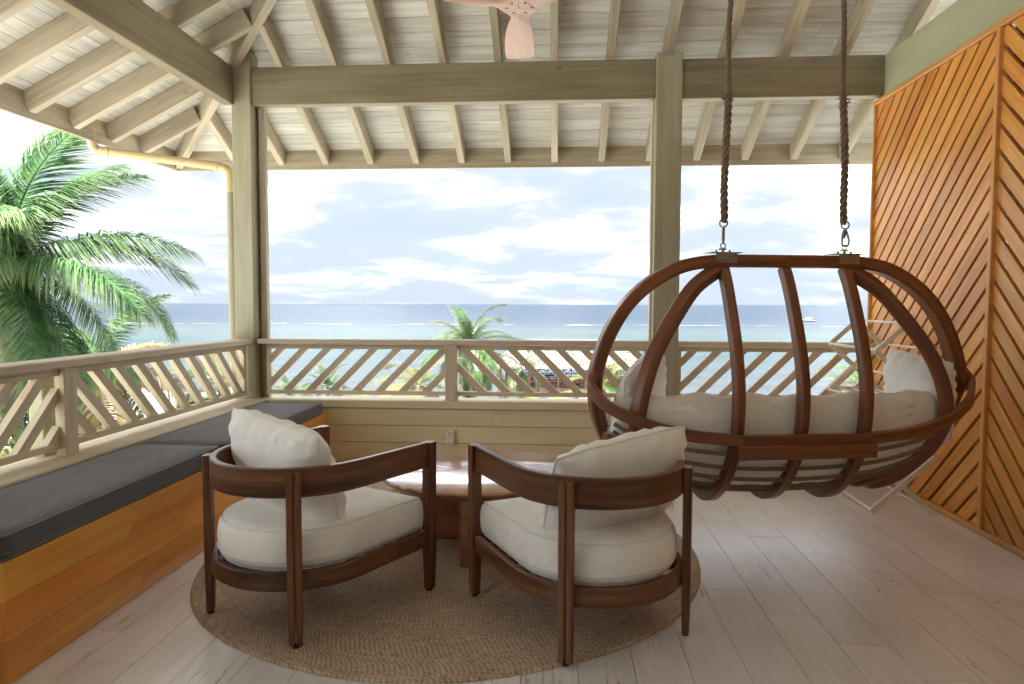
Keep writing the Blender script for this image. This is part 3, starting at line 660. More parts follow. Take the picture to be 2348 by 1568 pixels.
# ================================================================== RUG AND TABLE
def rug():
    RR = 1.30; c = (-.56, 3.635); n = 160; prof = []
    rows = int(RR / .0135)
    for i in range(rows + 1):
        r0 = RR * i / rows; prof.append((r0, .0112)); prof.append((r0 + .0067, .0125))
    prof = prof[:-1] + [(RR + .004, .001)]
    V = []; F = []; U = []; m = len(prof)
    for k in range(n):
        a = 2 * math.pi * k / n
        for r, z in prof: rr = r * (1 + .006 * math.sin(3 * a + 1) + .004 * math.sin(7 * a)); V.append((rr * math.cos(a), rr * math.sin(a), z))
    for k in range(n):
        j = (k + 1) % n
        for q in range(m - 1): F.append((k * m + q, k * m + q + 1, j * m + q + 1, j * m + q))
    mt, t, b = newmat('braided_jute'); L = t.links.new
    tc = X(t, 'ShaderNodeTexCoord'); sp = X(t, 'ShaderNodeSeparateXYZ'); L(tc.outputs['Object'], sp.inputs[0])
    at_ = X(t, 'ShaderNodeMath', operation='ARCTAN2'); L(sp.outputs[1], at_.inputs[0]); L(sp.outputs[0], at_.inputs[1])
    ln = X(t, 'ShaderNodeVectorMath', operation='LENGTH'); L(tc.outputs['Object'], ln.inputs[0])
    ar = X(t, 'ShaderNodeMath', operation='MULTIPLY'); L(at_.outputs[0], ar.inputs[0]); L(ln.outputs['Value'], ar.inputs[1])
    # plait: stitches along the ring, alternating by row
    rw = X(t, 'ShaderNodeMath', operation='MULTIPLY', i_1=1 / .0135); L(ln.outputs['Value'], rw.inputs[0])
    rf = X(t, 'ShaderNodeMath', operation='FLOOR'); L(rw.outputs[0], rf.inputs[0])
    ph0 = X(t, 'ShaderNodeMath', operation='MULTIPLY', i_1=12.9898); L(rf.outputs[0], ph0.inputs[0]); ph1 = X(t, 'ShaderNodeMath', operation='SINE'); L(ph0.outputs[0], ph1.inputs[0]); ph = X(t, 'ShaderNodeMath', operation='MULTIPLY', i_1=437.585); L(ph1.outputs[0], ph.inputs[0])
    fr_ = X(t, 'ShaderNodeMath', operation='FRACT'); L(rw.outputs[0], fr_.inputs[0])
    ks = X(t, 'ShaderNodeMath', operation='MULTIPLY_ADD', i_1=300.); L(ar.outputs[0], ks.inputs[0]); L(ph.outputs[0], ks.inputs[2])
    k2 = X(t, 'ShaderNodeMath', operation='MULTIPLY_ADD', i_1=2.6); L(fr_.outputs[0], k2.inputs[0]); L(ks.outputs[0], k2.inputs[2])
    sn = X(t, 'ShaderNodeMath', operation='SINE'); L(k2.outputs[0], sn.inputs[0])
    hm = X(t, 'ShaderNodeMapRange'); hm.inputs[1].default_value = -1; hm.inputs[2].default_value = 1; L(sn.outputs[0], hm.inputs[0])
    cmb = X(t, 'ShaderNodeCombineXYZ'); a3 = X(t, 'ShaderNodeMath', operation='MULTIPLY', i_1=40.); L(ar.outputs[0], a3.inputs[0]); L(a3.outputs[0], cmb.inputs[0]); L(rf.outputs[0], cmb.inputs[1])
    n1 = X(t, 'ShaderNodeTexNoise', i_Scale=1.1, i_Detail=3.); L(cmb.outputs[0], n1.inputs['Vector'])
    n2 = X(t, 'ShaderNodeTexNoise', i_Scale=2.5, i_Detail=4.); L(tc.outputs['Object'], n2.inputs['Vector'])
    mm = X(t, 'ShaderNodeMath', operation='MULTIPLY_ADD', i_1=.19); L(hm.outputs[0], mm.inputs[0])
    m4 = X(t, 'ShaderNodeMath', operation='MULTIPLY_ADD', i_1=.55); L(n1.outputs['Fac'], m4.inputs[0]); m5 = X(t, 'ShaderNodeMath', operation='MULTIPLY', i_1=.25); L(n2.outputs['Fac'], m5.inputs[0]); L(m5.outputs[0], m4.inputs[2]); L(m4.outputs[0], mm.inputs[2])
    rp = ramp(t, [(.26, (.17, .11, .072)), (.46, (.40, .29, .205)), (.70, (.62, .49, .375))], mm.outputs[0]); L(rp.outputs[0], b.inputs['Base Color']); b.inputs['Roughness'].default_value = .95; b.inputs['Specular IOR Level'].default_value = .1
    bp = X(t, 'ShaderNodeBump', i_Strength=.7, i_Distance=.005); L(mm.outputs[0], bp.inputs['Height']); L(bp.outputs[0], b.inputs['Normal'])
    o = put('round_rug', mk(V, F, smooth=180), mt, None, Matrix.Translation((c[0], c[1], .001)))
    tag(o, 'large round braided jute rug under the chairs and table', 'rug')
rug()
RZ = .013
tb = empty('coffee_table', (-.455, 3.82, RZ), 'low round polished reddish wood coffee table on crossed panel legs', 'table')
TZ = .42; TRd = .545
V = MB().lathe([(0.0, TZ - .055), (TRd - .10, TZ - .055), (TRd - .035, TZ - .047), (TRd - .008, TZ - .026), (TRd, TZ - .010), (TRd - .003, TZ - .003), (TRd - .008, TZ), (0.0, TZ)], 96)
V.u = [[(V.v[i].x, V.v[i].y) for i in f] for f in V.f]
V.put('tabletop', M_TABLE, tb, smooth=35, M=Matrix.Translation((-.455, 3.82, 0)))
MB().box((-.455 - .034, 3.385, RZ), (-.455 + .034, 4.25, TZ - .056), .004).put('leg_panel', M_TABLE, tb)
MB().box((-.89, 3.82 - .034, RZ), (-.4895, 3.82 + .034, TZ - .056), .004).put('leg_panel', M_TABLE, tb)
MB().box((-.4205, 3.82 - .034, RZ), (-.02, 3.82 + .034, TZ - .056), .004).put('leg_panel', M_TABLE, tb)

# ================================================================== LOUNGE CHAIRS
HW = .355
def d_outline(inset=0., n=14, yfront=.69):
    a, bb = HW - inset, .36 - inset; pts = [(a, yfront)]
    for i in range(3): pts.append((a, yfront - (yfront - .30) * (i + 1) / 3))
    for i in range(1, n): th = math.pi * i / n; pts.append((a * math.cos(th), .28 - bb * math.sin(th)))
    for i in range(3): pts.append((-a, .30 + (yfront - .30) * i / 3))
    pts.append((-a, yfront)); return pts
def make_pillow(wd, hg, th, seed, n=34, pinch=.035):
    """knife-edge scatter pillow in local XZ, thickness along Y"""
    V = []; F = []
    def P(s, t, side):
        cr_ = 1 - .055 * (s * t) ** 2; x = wd / 2 * s * (1 - pinch * (1 - t * t) * abs(s)) * cr_; z = hg / 2 * t * (1 - pinch * (1 - s * s) * abs(t)) * cr_
        f = max(0, (1 - abs(s) ** 2.8)) ** .5 * max(0, (1 - abs(t) ** 2.8)) ** .5
        y = side * th / 2 * f
        e = max(abs(s), abs(t)); edge = math.exp(-((1 - e) * 5.5)) * (1 if e < .999 else .15)
        q = s if abs(t) > abs(s) else t
        pk = .013 * math.sin(q * 19 + 4 * mnoise.noise(Vector((q * 2.2, seed, side)))) * edge * min(1, f * 3.)
        wk = .014 * mnoise.noise(Vector((x * 5 + seed * 3, z * 5, side * 2))) * f + .008 * mnoise.noise(Vector((x * 15, z * 11 + seed, side * 2))) * f
        return (x, y + side * (pk + wk), z + .007 * mnoise.noise(Vector((s * 3, seed, t * 3))))
    g = [-1 + 2 * i / n for i in range(n + 1)]
    g = [math.copysign(abs(v) ** .8, v) for v in g]
    for side in (1, -1):
        o = len(V)
        for t in g:
            for s in g: V.append(P(s, t, side))
        for j in range(n):
            for i in range(n):
                q = (o + j * (n + 1) + i, o + j * (n + 1) + i + 1, o + (j + 1) * (n + 1) + i + 1, o + (j + 1) * (n + 1) + i)
                F.append(q if side < 0 else q[::-1])
    me = mk(V, F, smooth=180)
    import bmesh
    bm = bmesh.new(); bm.from_mesh(me); bmesh.ops.remove_doubles(bm, verts=bm.verts, dist=.0008); bm.to_mesh(me); bm.free()
    me.polygons.foreach_set('use_smooth', [True] * len(me.polygons)); me.update()
    loop = [P(s, -1, 1) for s in g] + [P(1, t, 1) for t in g[1:]] + [P(s, 1, 1) for s in g[::-1][1:]] + [P(-1, t, 1) for t in g[::-1][1:-1]]
    return me, [(p[0], 0, p[2]) for p in loop]
def chair(loc, rz, label, cush_lb, pil_lb, pil, seed):
    c = empty('lounge_chair', (*loc, RZ), label, 'armchair', 'lounge chairs', rz=rz)
    T = Matrix.Translation((*loc, RZ)) @ Matrix.Rotation(rz, 4, 'Z')
    out = spline([(x, y, 0) for x, y in d_outline()], 3)
    MB().sweep([(q.x, q.y, .642) for q in out], rect(.030, .116, .005)).put('back_rail', M_CHAIR, c, smooth=40, M=T)
    MB().sweep([(q.x, q.y, .252) for q in out], rect(.028, .075, .004)).put('seat_rail', M_CHAIR, c, smooth=40, M=T)
    bar_ = lambda nm, a, b_, wd, h, up=(0, 0, 1), par=c: MB().sweep([Vector(a), Vector(b_)], rect(wd, h, .004), up).put(nm, M_CHAIR, par, M=T)
    bar_('front_rail', (-HW + .026, .69, .252), (HW - .026, .69, .252), .028, .075)
    for sx in (-1, 1):
        # rear legs: a doubled, grooved post on the outside of the curve
        ang = math.acos(.72); px, py = HW * .72 * sx, .28 - .36 * math.sin(ang); nx, ny = .72 * sx, -math.sin(ang); l_ = math.hypot(nx, ny); nx /= l_; ny /= l_
        cxx, cyy = px + nx * .031, py + ny * .031
        lg = MB()
        for o_ in (-.0145, .0145):
            bx, by = cxx - ny * o_, cyy + nx * o_
            path = [(bx, by, .012), (bx, by, .22), (bx, by, .69)]
            lg.sweep(path, rect(.0275, .034, .004), (nx, ny, 0), scale=[(.86, .8), (1, 1), (1, 1)])
        L1 = lg.put('leg', M_CHAIR, c, M=T)
        MB().lathe([(0, .0), (.014, .0), (.014, .0125), (0, .0125)], 12, (cxx, cyy, 0)).put('glide', M_BLACK, L1, M=T)
        fx = (HW + .004) * sx
        L2 = MB().sweep([(fx, .715, .012), (fx, .715, .21), (fx, .715, .70)], rect(.05, .052, .005), (0, 1, 0), scale=[(.8, .76), (1, 1), (1, 1)]).put('leg', M_CHAIR, c, M=T)
        MB().lathe([(0, .0), (.014, .0), (.014, .0125), (0, .0125)], 12, (fx, .715, 0)).put('glide', M_BLACK, L2, M=T)
    for y in np.linspace(-.01, .62, 7):
        hw = HW - .02 if y > .28 else (HW - .02) * math.sqrt(max(.05, 1 - ((.28 - y) / .36) ** 2))
        bar_('seat_slat', (-hw, y, .258), (hw, y, .258), .048, .016)
    # seat cushion
    ins = .022; o2 = [(q[0], q[1]) for q in d_outline(ins, 20, .685)]
    o2 = o2[::-1]
    sc_ = empty('seat_cushion', (*loc, .29), cush_lb, 'cushion', 'chair seat cushions', rz=rz)
    sm = [(q.x, q.y) for q in spline([(a, b_, 0) for a, b_ in o2], 2)]
    area = sum(sm[i][0] * sm[(i + 1) % len(sm)][1] - sm[(i + 1) % len(sm)][0] * sm[i][1] for i in range(len(sm)))
    if area < 0: sm = sm[::-1]
    me, P, nm = pad_cushion(sm, .285, .440, .012, .012, seed=seed, wr=.006, rim=.010)
    put('pad', me, M_CUSH, sc_, T)
    for z in (.439, .286): MB().sweep([(P[i][0] - nm[i][0] * .010, P[i][1] - nm[i][1] * .010, z) for i in range(len(P))], circ(.0035, 6), closed=True).put('piping', M_PIPW, sc_, smooth=180, M=T)
    rear = [(P[i], nm[i]) for i in range(len(P)) if P[i][1] < .25]
    st = [i for i in range(len(P)) if P[i][1] < .22]
    k0 = [i for i in st if (i - 1) % len(P) not in st][0]
    seq = [(k0 + q) % len(P) for q in range(len(st))]
    MB().sweep([(P[i][0] + nm[i][0] * .0115, P[i][1] + nm[i][1] * .0115, .325) for i in seq], circ(.0022, 6)).put('zip', M_PIPW, sc_, smooth=180, M=T)
    a = seq[0 if pil['zipside'] < 0 else -1]; q = (P[a][0] + nm[a][0] * .015, P[a][1] + nm[a][1] * .015)
    MB().box((q[0] - .004, q[1] - .004, .296), (q[0] + .004, q[1] + .004, .327), .001).put('zip_pull', M_METAL, sc_, M=T)
    # back pillow
    me, loop = make_pillow(pil['w'], pil['h'], pil['t'], seed)
    pe = empty('back_pillow', (*loc, .45), pil_lb, 'pillow', 'chair back pillows', rz=rz)
    MP = T @ Matrix.Translation(pil['pos']) @ Matrix.Rotation(pil['yaw'], 4, 'Z') @ Matrix.Rotation(pil['lean'], 4, 'X') @ Matrix.Rotation(pil['roll'], 4, 'Y')
    put('pillow_body', me, M_CUSH, pe, MP)
    MB().sweep(loop, circ(.0035, 6), up=(0, 1, 0), closed=True).put('piping', M_PIPW, pe, smooth=180, M=MP)
# rear-leg midpoints and headings read off the floor
aL = math.atan2(.871, .492) - math.pi / 2; aR = math.atan2(.877, -.480) - math.pi / 2
chair((-1.256, 2.656), aL, 'dark wood lounge chair with curved back rail, left one beside the bench', 'white seat cushion of the left lounge chair', 'wrinkled white back pillow in the left lounge chair, slipped to one side',
      dict(w=.70, h=.54, t=.24, pos=(-.045, .235, .592), yaw=R(-8), lean=R(18), roll=R(5), zipside=-1), 1.3)
chair((.285, 2.602), aR, 'dark wood lounge chair with curved back rail, right one near the swing', 'white seat cushion of the right lounge chair', 'smooth white back pillow in the right lounge chair, leaning over its rail',
      dict(w=.67, h=.50, t=.23, pos=(.05, .195, .585), yaw=R(6), lean=R(25), roll=R(-8), zipside=1), 5.7)

# ================================================================== HANGING SWING
TH = R(10); SD = 3.7
S_O = Vector((.3312 * SD, SD, 0)) + Vector((math.cos(TH), math.sin(TH), 0)) * -.043
SW = Matrix.Translation(S_O) @ Matrix.Rotation(TH, 4, 'Z')      # local x = along the bar, y = away from camera
sw = empty('hanging_swing', tuple(S_O + Vector((0, 0, .28))), 'hanging two seat swing of bent reddish wood hoops and ribs', 'swing')
def swp(mb, name, mat=None, parent=None, smooth=30): return mb.put(name, mat or M_SWING, parent or sw, smooth=smooth, M=SW)
half = [(.0, 1.577), (.20, 1.577), (.40, 1.573), (.56, 1.545), (.70, 1.475), (.81, 1.385), (.895, 1.275), (.965, 1.13), (1.005, .975), (.990, .82), (.925, .66), (.83, .535), (.70, .45), (.50, .385), (.28, .350), (0, .342)]
hoop = half + [(-x, z) for x, z in half[::-1][1:-1]]
hv = lambda z: .42 * (max(0, .93 - z) / .59) ** 1.5           # the lower half swings forward under the seat
hp = spline([(x, hv(z), z) for x, z in hoop], 6, closed=True)
swp(MB().sweep(hp, rect(.066, .088, .009), up=(0, 1, .0), closed=True), 'hoop')
def ee(u): return max(.02, 1 - abs(u / 1.03) ** 2.5) ** (1 / 2.5)
def bk(u, v, z, k=1.): e = ee(u); return (u, v * e * k, .95 + (z - .95) * e * (k if z < .95 else 1))
rib_p = [(.0, 1.545), (-.055, 1.45), (-.12, 1.30), (-.185, 1.12), (-.225, .93), (-.220, .75), (-.185, .62), (-.12, .50), (-.03, .40), (.08, .325), (.20, .295), (.33, .315), (.44, .385)]
for u in (-.335, 0, .335):
    pts = spline([(u, v, z) for v, z in rib_p], 5)
    swp(MB().sweep(pts, rect(.060, .050, .006), up=(1, 0, 0)), 'rib')
for s in (-1, 1):
    us = [.36, .50, .62, .735, .80, .825, .815, .785, .73, .67, .60, .55, .52]
    pts = spline([(s * u, v * (.72 if z < 1.5 else 1), max(z, .95 - (.95 - z) * (ee(u) ** .8)) if z < .95 else z - .012) for u, (v, z) in zip(us, rib_p)], 5)
    swp(MB().sweep(pts, rect(.064, .070, .007), up=(s * .8, -.6, 0)), 'rib')
# arm ring: rises from the back rail to the hoop at both ends
ring = [(-1.012, -.03, .995), (-1.035, -.065, .93), (-.97, -.135, .845), (-.80, -.205, .765), (-.58, -.250, .712), (-.36, -.268, .690), (-.335, -.268, .688)]
for s in (-1, 1):
    pts = spline([(-s * x, y, z) for x, y, z in ring], 6)
    swp(MB().sweep(pts, rect(.036, .058, .006)), 'arm_ring')
swp(MB().sweep([(-.36, -.266, .628), (.36, -.266, .628)], rect(.05, .072, .005)), 'back_rail')
swp(MB().sweep([(-.33, -.270, .688), (.33, -.270, .688)], rect(.036, .052, .005)), 'back_rail')
for i, (v, z) in enumerate(((-.185, .585), (-.145, .505), (-.09, .435), (-.01, .375), (.09, .33), (.2, .315), (.31, .335))):
    pts = [bk(u, v, z, .985) for u in np.linspace(-.93, .93, 41)]
    swp(MB().sweep(pts, rect(.005, .021, 0), up=(0, (.3, .45, .7, 1.2, 2.5, -4, -2)[i], 1)), 'webbing_strap', M_STRAP)
for s in (-1, 1):           # suspension plates on the top bar
    x = .335 * s
    pl = swp(MB().box((x - .085, -.0495, 1.6165), (x + .085, .0495, 1.6205), .001), 'plate', M_METAL)
    swp(MB().box((x - .056, -.0495, 1.565), (x + .056, -.0455, 1.6163), .001), 'plate_flange', M_METAL, pl)
    for q in (-.036, .036):
        swp(MB().lathe([(0, 1.6206), (.006, 1.6206), (.006, 1.632), (.003, 1.636), (0, 1.636)], 10, (x + q, 0, 0)), 'bolt', M_METAL, pl)
        swp(MB().sweep([(x + q, -.0496, 1.582), (x + q, -.056, 1.582)], circ(.006, 8)), 'bolt', M_METAL, pl)
# ropes with hooks (things of their own: the swing hangs from them)
def ropeset(s, kind, lab, labh):
    base = SW @ Vector((.335 * s, 0, 1.6205)); top = base + Vector((.030 if s < 0 else -.085, 0, 0)); top.z = zb(base.y) + .01
    z0 = base.z + .175
    mid = lambda z: base.lerp(top, (z - base.z) / (top.z - base.z))
    hk = empty('hook', tuple(base), labh, 'hook')
    ring_ = lambda c, r, t, ax: MB().sweep([Vector(c) + (Vector((math.cos(a) * r, 0, math.sin(a) * r)) if ax == 'y' else Vector((0, math.cos(a) * r, math.sin(a) * r))) for a in np.linspace(0, 2 * math.pi, 18, endpoint=False)], circ(t, 7), up=(0, 1, 0) if ax == 'y' else (1, 0, 0), closed=True)
    c0 = base + Vector((0, 0, .024))
    MB().sweep([c0 + Vector((0, 0, -.024)), c0 + Vector((0, 0, -.004))], circ(.008, 8)).put('lug', M_METAL, hk, smooth=60)
    ring_(c0 + Vector((0, 0, .011)), .013, .0035, 'y').put('shackle', M_METAL, hk, smooth=180)
    MB().sweep([c0 + Vector((-.022, 0, -.006)), c0 + Vector((.018, 0, -.006))], circ(.004, 8)).put('shackle_pin', M_METAL, hk, smooth=60)
    if s < 0:
        MB().sweep([c0 + Vector((0, 0, .022)), c0 + Vector((0, 0, .05)), c0 + Vector((0, 0, .105))], rect(.016, .009, .003), (0, 1, 0), scale=[.8, 1, 1]).put('snap_body', M_METAL, hk, smooth=50)
    else:
        pts = spline([c0 + Vector(q) for q in ((.004, 0, .102), (.012, 0, .080), (.021, 0, .045), (.018, 0, .024), (.004, 0, .018), (-.012, 0, .024), (-.014, 0, .045), (-.012, 0, .075), (-.004, 0, .102))], 4)
        MB().sweep(pts, circ(.006, 8), up=(0, 1, 0)).put('snap_body', M_METAL, hk, smooth=180)
        MB().sweep([c0 + Vector((-.008, 0, .058)), c0 + Vector((0, 0, .10))], rect(.018, .012, .003), (0, 1, 0)).put('snap_gate', M_METAL, hk)
    MB().lathe([(0, .1), (.008, .1), (.008, .112), (0, .112)], 10, c0).put('swivel', M_METAL, hk, smooth=60)
    ring_(c0 + Vector((0, 0, .128)), .020, .0042, 'y').put('rope_ring', M_METAL, hk, smooth=180)
    rp = empty('rope', (mid(z0).x, mid(z0).y, z0 - .04), lab, 'rope')
    zs = np.arange(z0 - .018, top.z, .012)
    splice = z0 + .62
    for k in range(3):
        pts = []; scl = []
        for z in zs:
            c = mid(z); r = .0115 if z < splice else .0068; r *= min(1, .35 + (z - zs[0]) / .03)
            a = k * 2.094 + (z - zs[0]) / (.055) * 2 * math.pi * .5
            wb = .004 * math.sin(z * 9 + s) + .003 * mnoise.noise(Vector((z * 6, s, 0)))
            pts.append(Vector((c.x + wb + r * math.cos(a), c.y + r * math.sin(a), z))); scl.append(1.25 if z < splice else 1.)
        MB().sweep(pts, circ(.0076, 7), up=(0, 1, 0), scale=scl).put('strand', M_ROPE, rp, smooth=180)
    fz = MB()                       # whipped end and stray fibres at the splice and all along
    for q in range(26):
        a = rng.uniform(0, 6.28); c = mid(splice) + Vector((0, 0, rng.uniform(-.03, .03))); d = Vector((math.cos(a), math.sin(a), rng.uniform(-.2, .8))) * .035
        fz.sweep([c, c + d * .6, c + d], circ(.0022, 4), scale=[1, 1, .4])
    for q in range(90):
        a = rng.uniform(0, 6.28); z = rng.uniform(z0, top.z - .2); c = mid(z); d = Vector((math.cos(a), math.sin(a), rng.uniform(-.5, .5))) * rng.uniform(.025, .04)
        fz.sweep([c, c + d], circ(.0006, 3), scale=[1, .5])
    tag(fz.put('rope_fibres', M_ROPE, rp), kind='stuff')
ropeset(-1, 0, 'thick jute rope holding the left end of the swing', 'slim steel snap hook above the left end of the swing bar')
ropeset(1, 1, 'thick jute rope holding the right end of the swing', 'curved steel carabiner hook above the right end of the swing bar')

# swing mattress: thick pad following the basket
def mattress():
    inner = [(-.150, .90), (-.168, .80), (-.172, .70), (-.150, .60), (-.105, .515), (-.035, .44), (.06, .385), (.17, .365), (.29, .385), (.38, .43)]
    n = len(inner); nu = 56; th = .105
    ins = np.array(inner); V = []; F = []
    for iu in range(nu + 1):
        s = -1 + 2 * iu / nu; u = .93 * s; endf = (1 - abs(s) ** 6) ** .5 if abs(s) < 1 else 0
        loop = []
        for k in range(n):
            a = ins[max(0, k - 1)]; b_ = ins[min(n - 1, k + 1)]; d = b_ - a; d = d / np.hypot(*d); nr = np.array([-d[1], d[0]])   # towards the seat
            if nr[0] * .1 + nr[1] * .5 < 0 and k > 3: nr = -nr
            if k <= 3 and nr[0] < 0: nr = -nr
            loop.append((ins[k], nr))
        ring = []
        e = ee(u * .98)
        for k in range(n):
            p_, nr = loop[k]; puf = .010 * abs(math.sin(k * 1.9 + .4)) + .012 * mnoise.noise(Vector((u * 6, k * .9, 2.)))
            q = p_ - nr * (puf + .004) * endf
            ring.append((q[0], q[1]))
        tipk = (ins[-1] + np.array([.05, .05]))
        for k in reversed(range(n)):
            p_, nr = loop[k]; q = p_ + nr * (th * (.25 + .75 * endf)) * (.75 if k in (0, n - 1) else 1) + nr * .016 * mnoise.noise(Vector((u * 5, k * .8, 7.)))
            ring.append((q[0], q[1]))
        for v, z in ring:
            zt_ = z + (.016 * math.sin(u * 21) * .4 + .02 * mnoise.noise(Vector((u * 7, 1., z * 3)))) * (1 if z > .84 else .15)
            V.append((u, v * max(e, .25), .95 + (zt_ - .95) * max(e, .18) + (0.0 if abs(s) < .9 else .0)))
    m = 2 * n
    for i in range(nu):
        for q in range(m): r = (q + 1) % m; F.append((i * m + q, i * m + r, (i + 1) * m + r, (i + 1) * m + q))
    F.append(tuple(reversed(range(m)))); F.append(tuple(nu * m + i for i in range(m)))
    me = mk(V, F, smooth=180)
    import bmesh
    bm = bmesh.new(); bm.from_mesh(me); bmesh.ops.recalc_face_normals(bm, faces=bm.faces); bm.to_mesh(me); bm.free()
    o = put('swing_mattress', me, M_CUSH, None, SW); mod = o.modifiers.new('s', 'SUBSURF'); mod.levels = 1; mod.render_levels = 1
    tag(o, 'long off white seat pad lying in the swing basket', 'cushion')
mattress()
def swpillow(w_, h_, t_, pos, rot, seed, lab):
    me, loop = make_pillow(w_, h_, t_, seed)
    Mx = SW @ Matrix.Translation(pos) @ Matrix.Rotation(rot[2], 4, 'Z') @ Matrix.Rotation(rot[0], 4, 'X') @ Matrix.Rotation(rot[1], 4, 'Y')
    e = empty('swing_pillow', tuple(Mx.translation - Vector((0, 0, h_ / 2))), lab, 'pillow', 'pillows in the swing')
    put('pillow_body', me, M_CUSW, e, Mx); MB().sweep(loop, circ(.0032, 6), up=(0, 1, 0), closed=True).put('piping', M_PIPW, e, smooth=180, M=Mx)
swpillow(.50, .47, .17, (-.72, .11, .845), (R(8), R(-20), R(52)), 2.1, 'white pillow propped at the left end of the swing')
swpillow(.46, .46, .18, (.83, .06, .86), (R(6), R(6), R(-84)), 3.4, 'white pillow propped at the right end of the swing')
swpillow(.74, .34, .14, (-.33, -.085, .705), (R(10), R(-1), R(3)), 4.4, 'off white back pillow in the left half of the swing')
swpillow(.74, .36, .14, (.32, -.085, .71), (R(10), R(-3), R(-4)), 6.2, 'off white back pillow in the right half of the swing')
# care label cord under the swing
cl = MB()
for k, (dx, ln) in enumerate(((0, .13), (.008, .155), (.014, .11))):
    cl.sweep([SW @ Vector((-.60 + dx, -.02, .43)), SW @ Vector((-.60 + dx * 1.5, -.022, .43 - ln * .5)), SW @ Vector((-.598 + dx, -.02, .43 - ln))], rect(.006, .001, 0), (0, 1, 0))
put('tie_ribbon', cl.mesh(), M_CUSW, sw)

# ================================================================== DRYING RACK
rk = empty('drying_rack', (2.235, 4.9, 0), 'folding cream wooden drying rack standing behind the swing', 'drying rack')
CX, HX, NZ = 2.235, .188, .348
def rackframe(y, dy):
    for k in range(3):
        z0_, z1_ = NZ * k + .012, NZ * (k + 1) + .012
        bar('lattice_bar', (CX - HX, y, z0_), (CX + HX, y, z1_), .014, .034, M_RACK, rk, up=(-.68, 0, .73), c=.003)
        bar('lattice_bar', (CX + HX, y + dy, z0_), (CX - HX, y + dy, z1_), .014, .034, M_RACK, rk, up=(.68, 0, .73), c=.003)
    zt_ = NZ * 3 + .012
    bar('lattice_bar', (CX - HX, y, zt_), (CX + .008, y, zt_ + NZ / 2 + .01), .014, .034, M_RACK, rk, up=(-.68, 0, .73), c=.003)
    bar('lattice_bar', (CX + HX, y + dy, zt_), (CX - .008, y + dy, zt_ + NZ / 2 + .01), .014, .034, M_RACK, rk, up=(.68, 0, .73), c=.003)
rackframe(4.53, .016); rackframe(5.285, -.016)
for k in range(4):
    z = NZ * k + .014
    for sx in (-1, 1):
        MB().sweep([(CX + sx * HX, 4.52, z + .004), (CX + sx * HX, 5.295, z + .004)], circ(.0095, 10)).put('dowel', M_RACK, rk, smooth=60)
for x, z in ((CX, NZ * 3.5 + .018), (CX, NZ * .5 + .012), (CX, NZ * 1.5 + .012), (CX, NZ * 2.5 + .012)):
    MB().sweep([(x, 4.515, z), (x, 5.30, z)], circ(.0095, 10)).put('dowel', M_RACK, rk, smooth=60)
for x in np.linspace(CX - HX * .6, CX + HX * .6, 4):     # lower shelf of rods
    MB().sweep([(x, 4.54, NZ * 2 + .03), (x, 5.275, NZ * 2 + .03)], circ(.008, 10)).put('dowel', M_RACK, rk, smooth=60)
for y in (4.545, 5.27): bar('shelf_bar', (CX - HX, y, NZ * 2 + .03), (CX + HX, y, NZ * 2 + .03), .012, .026, M_RACK, rk, c=.003)

# ================================================================== CEILING FAN
fc = Vector((-.175, 3.0, 2.62))
fan = empty('ceiling_fan', (fc.x, fc.y, 2.6), 'pinkish wooden three blade ceiling fan', 'ceiling fan')
secs = [(.055, -.060, .060, 0, 0), (.075, -.048, .046, 0, 0), (.10, -.042, .040, .002, .001), (.14, -.046, .042, .008, -.004), (.20, -.060, .046, .014, -.010), (.30, -.078, .050, .018, -.014), (.40, -.092, .050, .018, -.015), (.50, -.100, .048, .016, -.013), (.545, -.102, .046, .015, -.012), (.60, -.103, .010, .014, -.006), (.625, -.102, -.085, .013, .010)]
def blade(rot):
    V = []; F = []; U = []; th = .013; m = 7
    for r, xa, xb, za, zb_ in secs:
        for side in (0, 1):
            for k in range(m):
                f = k / (m - 1); x = xa + (xb - xa) * f; z = za + (zb_ - za) * f - .006 * math.sin(math.pi * f) * (1 if r > .09 else 0)
                V.append((x, r, z + (th * (.35 + .65 * math.sin(math.pi * min(1, max(0, f)))) if side else 0)))
    n = len(secs); W = 2 * m
    for i in range(n - 1):
        for k in range(m - 1):
            a = i * W + k; F.append((a, a + W, a + W + 1, a + 1)); a += m; F.append((a, a + 1, a + W + 1, a + W))
        F.append((i * W, i * W + m, (i + 1) * W + m, (i + 1) * W)); F.append((i * W + m - 1, (i + 1) * W + m - 1, (i + 1) * W + W - 1, i * W + W - 1))
    F.append(tuple(range(m)) + tuple(range(W - 1, m - 1, -1)))
    e = (n - 1) * W; F.append((tuple(range(e, e + m)) + tuple(range(e + W - 1, e + m - 1, -1)))[::-1])
    U = [[(V[i][1], V[i][0]) for i in f] for f in F]
    M_ = Matrix.Translation(fc) @ Matrix.Rotation(rot, 4, 'Z')
    b_ = put('blade', mk(V, F, U, smooth=50), M_FAN, fan, M_)
    pl = prism('blade_root', [(-.062, .055), (-.0655, .0385), (0, .0015), (.0655, .0385), (.062, .055)][::-1], (0, 0, -.001), (1, 0, 0), (0, 1, 0), .014, M_FAN, None, grain=(0, 1))
    pl.matrix_basis = M_ @ pl.matrix_basis; pl.parent = fan; pl.matrix_parent_inverse = fan.matrix_basis.inverted()
    for x in (-.026, .026):
        MB().lathe([(.0, -.0014), (.006, -.0014), (.006, .0), (0, .0)][::-1], 12, (x, .036 if False else .047, 0)).put('screw_hole', M_DARK, b_, M=M_)
for k in range(3): blade(R(120 * k))
MB().lathe([(0, .016), (.075, .016), (.085, .05), (.075, .11), (.03, .14), (.013, .145), (.013, 1.75), (0, 1.75)], 28, fc).put('motor', M_METAL, fan, smooth=40)

